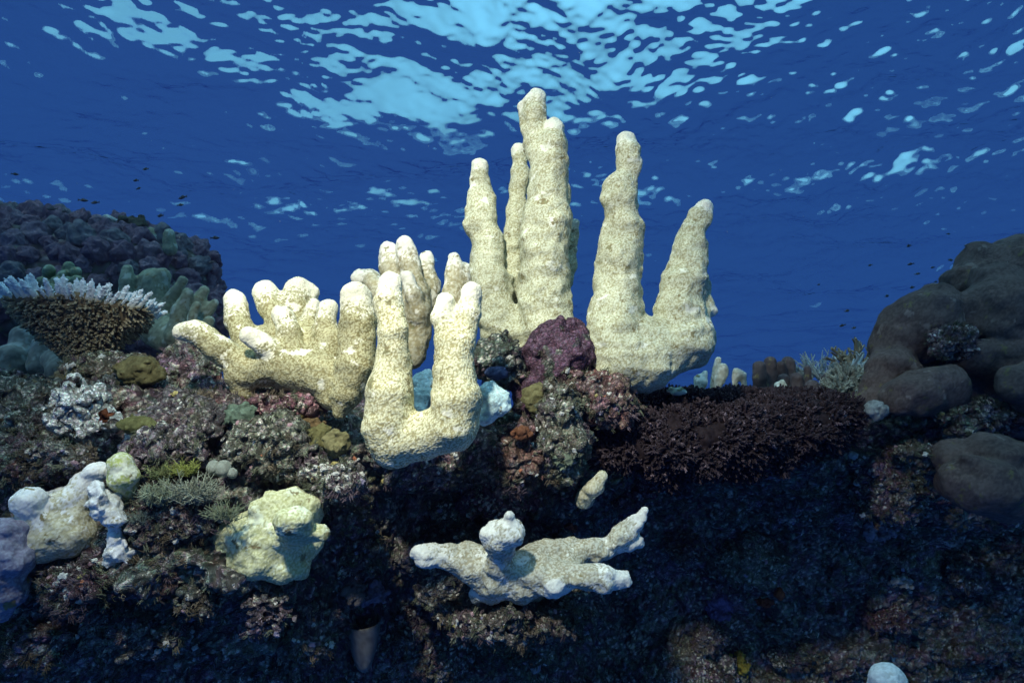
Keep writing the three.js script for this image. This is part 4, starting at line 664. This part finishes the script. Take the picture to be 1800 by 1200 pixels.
{
  const B = bones([[[1490, 678, 1.75, 30], [1520, 690, 1.75, 36]], [[1470, 690, 1.72, 20], [1500, 705, 1.70, 22]]]), { field } = boneField(B, 0.02), [lo, hi] = boundsOf(B, 0.02), g = surfaceNets((x, y, z) => field(x, y, z) + 0.006 * noise(x * 30, y * 30, z * 30), lo, hi, 0.006), base = lowest(B);
  finish(g, null, plain([0.15, 0.17, 0.15], 0.8)); g.translate(-base.x, -base.y, -base.z);
  const t = thing('bushy_coral', 'teal grey bush of short twigs at the left foot of the big mound', 'coral', base); part(t, 'body', g, MAT.rock);
  bristle(t, 'branchlets', tinted(twigGeo(0.020, 0.0034, 19, 5), (x, y) => mix3([0.16, 0.18, 0.15], [0.34, 0.38, 0.33], clamp(y / 0.02))), MAT.rock, g, 900, 22, { up: 0.3, tint: (r) => { const k = 0.6 + 0.8 * r(); return [k, k, k]; } });
}
console.log('far reef', performance.now() | 0);

// ---------------------------------------------------------------- fish
function fishParts() {
  const prof = [[-0.5, 0.02], [-0.42, 0.07], [-0.25, 0.16], [-0.05, 0.2], [0.15, 0.17], [0.33, 0.09], [0.42, 0.05]], P = [], I = [], N = 8;
  prof.forEach(([x, r]) => { for (let k = 0; k < N; k++) { const a = k / N * 6.283; P.push(x, Math.cos(a) * r, Math.sin(a) * r * 0.42); } });
  for (let i = 0; i < prof.length - 1; i++) for (let k = 0; k < N; k++) { const a = i * N + k, b = i * N + (k + 1) % N; I.push(a, b, a + N, b, b + N, a + N); }
  const c0 = P.length / 3; P.push(-0.52, 0, 0, 0.43, 0, 0); for (let k = 0; k < N; k++) { I.push(c0, (k + 1) % N, k, c0 + 1, (prof.length - 1) * N + k, (prof.length - 1) * N + (k + 1) % N); }
  const body = new THREE.BufferGeometry(); body.setAttribute('position', new THREE.Float32BufferAttribute(P, 3)); body.setIndex(I); body.computeVertexNormals();
  const fin = (pts) => { const s = new THREE.Shape(pts.map(([x, y]) => new THREE.Vector2(x, y))), g = new THREE.ExtrudeGeometry(s, { depth: 0.012, bevelEnabled: false }); g.translate(0, 0, -0.006); g.deleteAttribute('uv'); return g; };
  return [body, fin([[0.38, 0.03], [0.62, 0.2], [0.55, 0], [0.62, -0.2], [0.38, -0.03]]), fin([[-0.2, 0.15], [0.0, 0.27], [0.22, 0.2], [0.26, 0.1]])];
}
const FISH = fishParts();
function fish(label, px, py, d, len, flip, group, c, pitch = 0) {
  const t = thing('small_fish', label, 'fish', at(px, py, d), group), m = new THREE.MeshStandardMaterial({ color: new THREE.Color(...c), roughness: 0.6 });
  part(t, 'body', FISH[0], m); part(t, 'tail_fin', FISH[1], m); part(t, 'dorsal_fin', FISH[2], m);
  t.scale.setScalar(len * d / F); t.rotation.set(0, (flip ? Math.PI : 0) + 0.4 * Math.sin(px), pitch);
}
const LEFT = [[26, 306], [90, 367], [112, 371], [146, 352], [166, 356], [238, 317], [243, 331], [320, 347], [281, 379], [378, 418], [371, 461], [255, 297], [317, 360], [60, 362]], RIGHT = [[1668, 411], [1702, 431], [1672, 457], [1601, 464], [1614, 481], [1640, 470], [1646, 495], [1604, 505], [1490, 546], [1481, 572], [1502, 576], [1530, 466], [1440, 500], [1598, 432], [1560, 520]];
LEFT.forEach(([x, y], i) => fish('tiny dark fish hovering over the far left mound', x, y, 2.3 + 0.13 * (i % 5), 11 + (i * 5) % 6, i % 3 === 0, 'dark fish over the left mound', [0.05, 0.05, 0.05], 0.2 * Math.sin(i * 2)));
RIGHT.forEach(([x, y], i) => fish('tiny dark fish in open water left of the big smooth mound', x, y, 1.9 + 0.15 * (i % 5), 7 + (i * 5) % 6, i % 2 === 0, 'dark fish beside the right mound', [0.05, 0.05, 0.05], 0.3 * Math.sin(i * 3)));
fish('bright blue fish slipping into the dark crevice below the stubby fingers', 393, 662, 1.2, 17, true, null, [0.06, 0.18, 0.5], 1.1);
console.log('done', performance.now() | 0);
renderer.render(scene, camera);
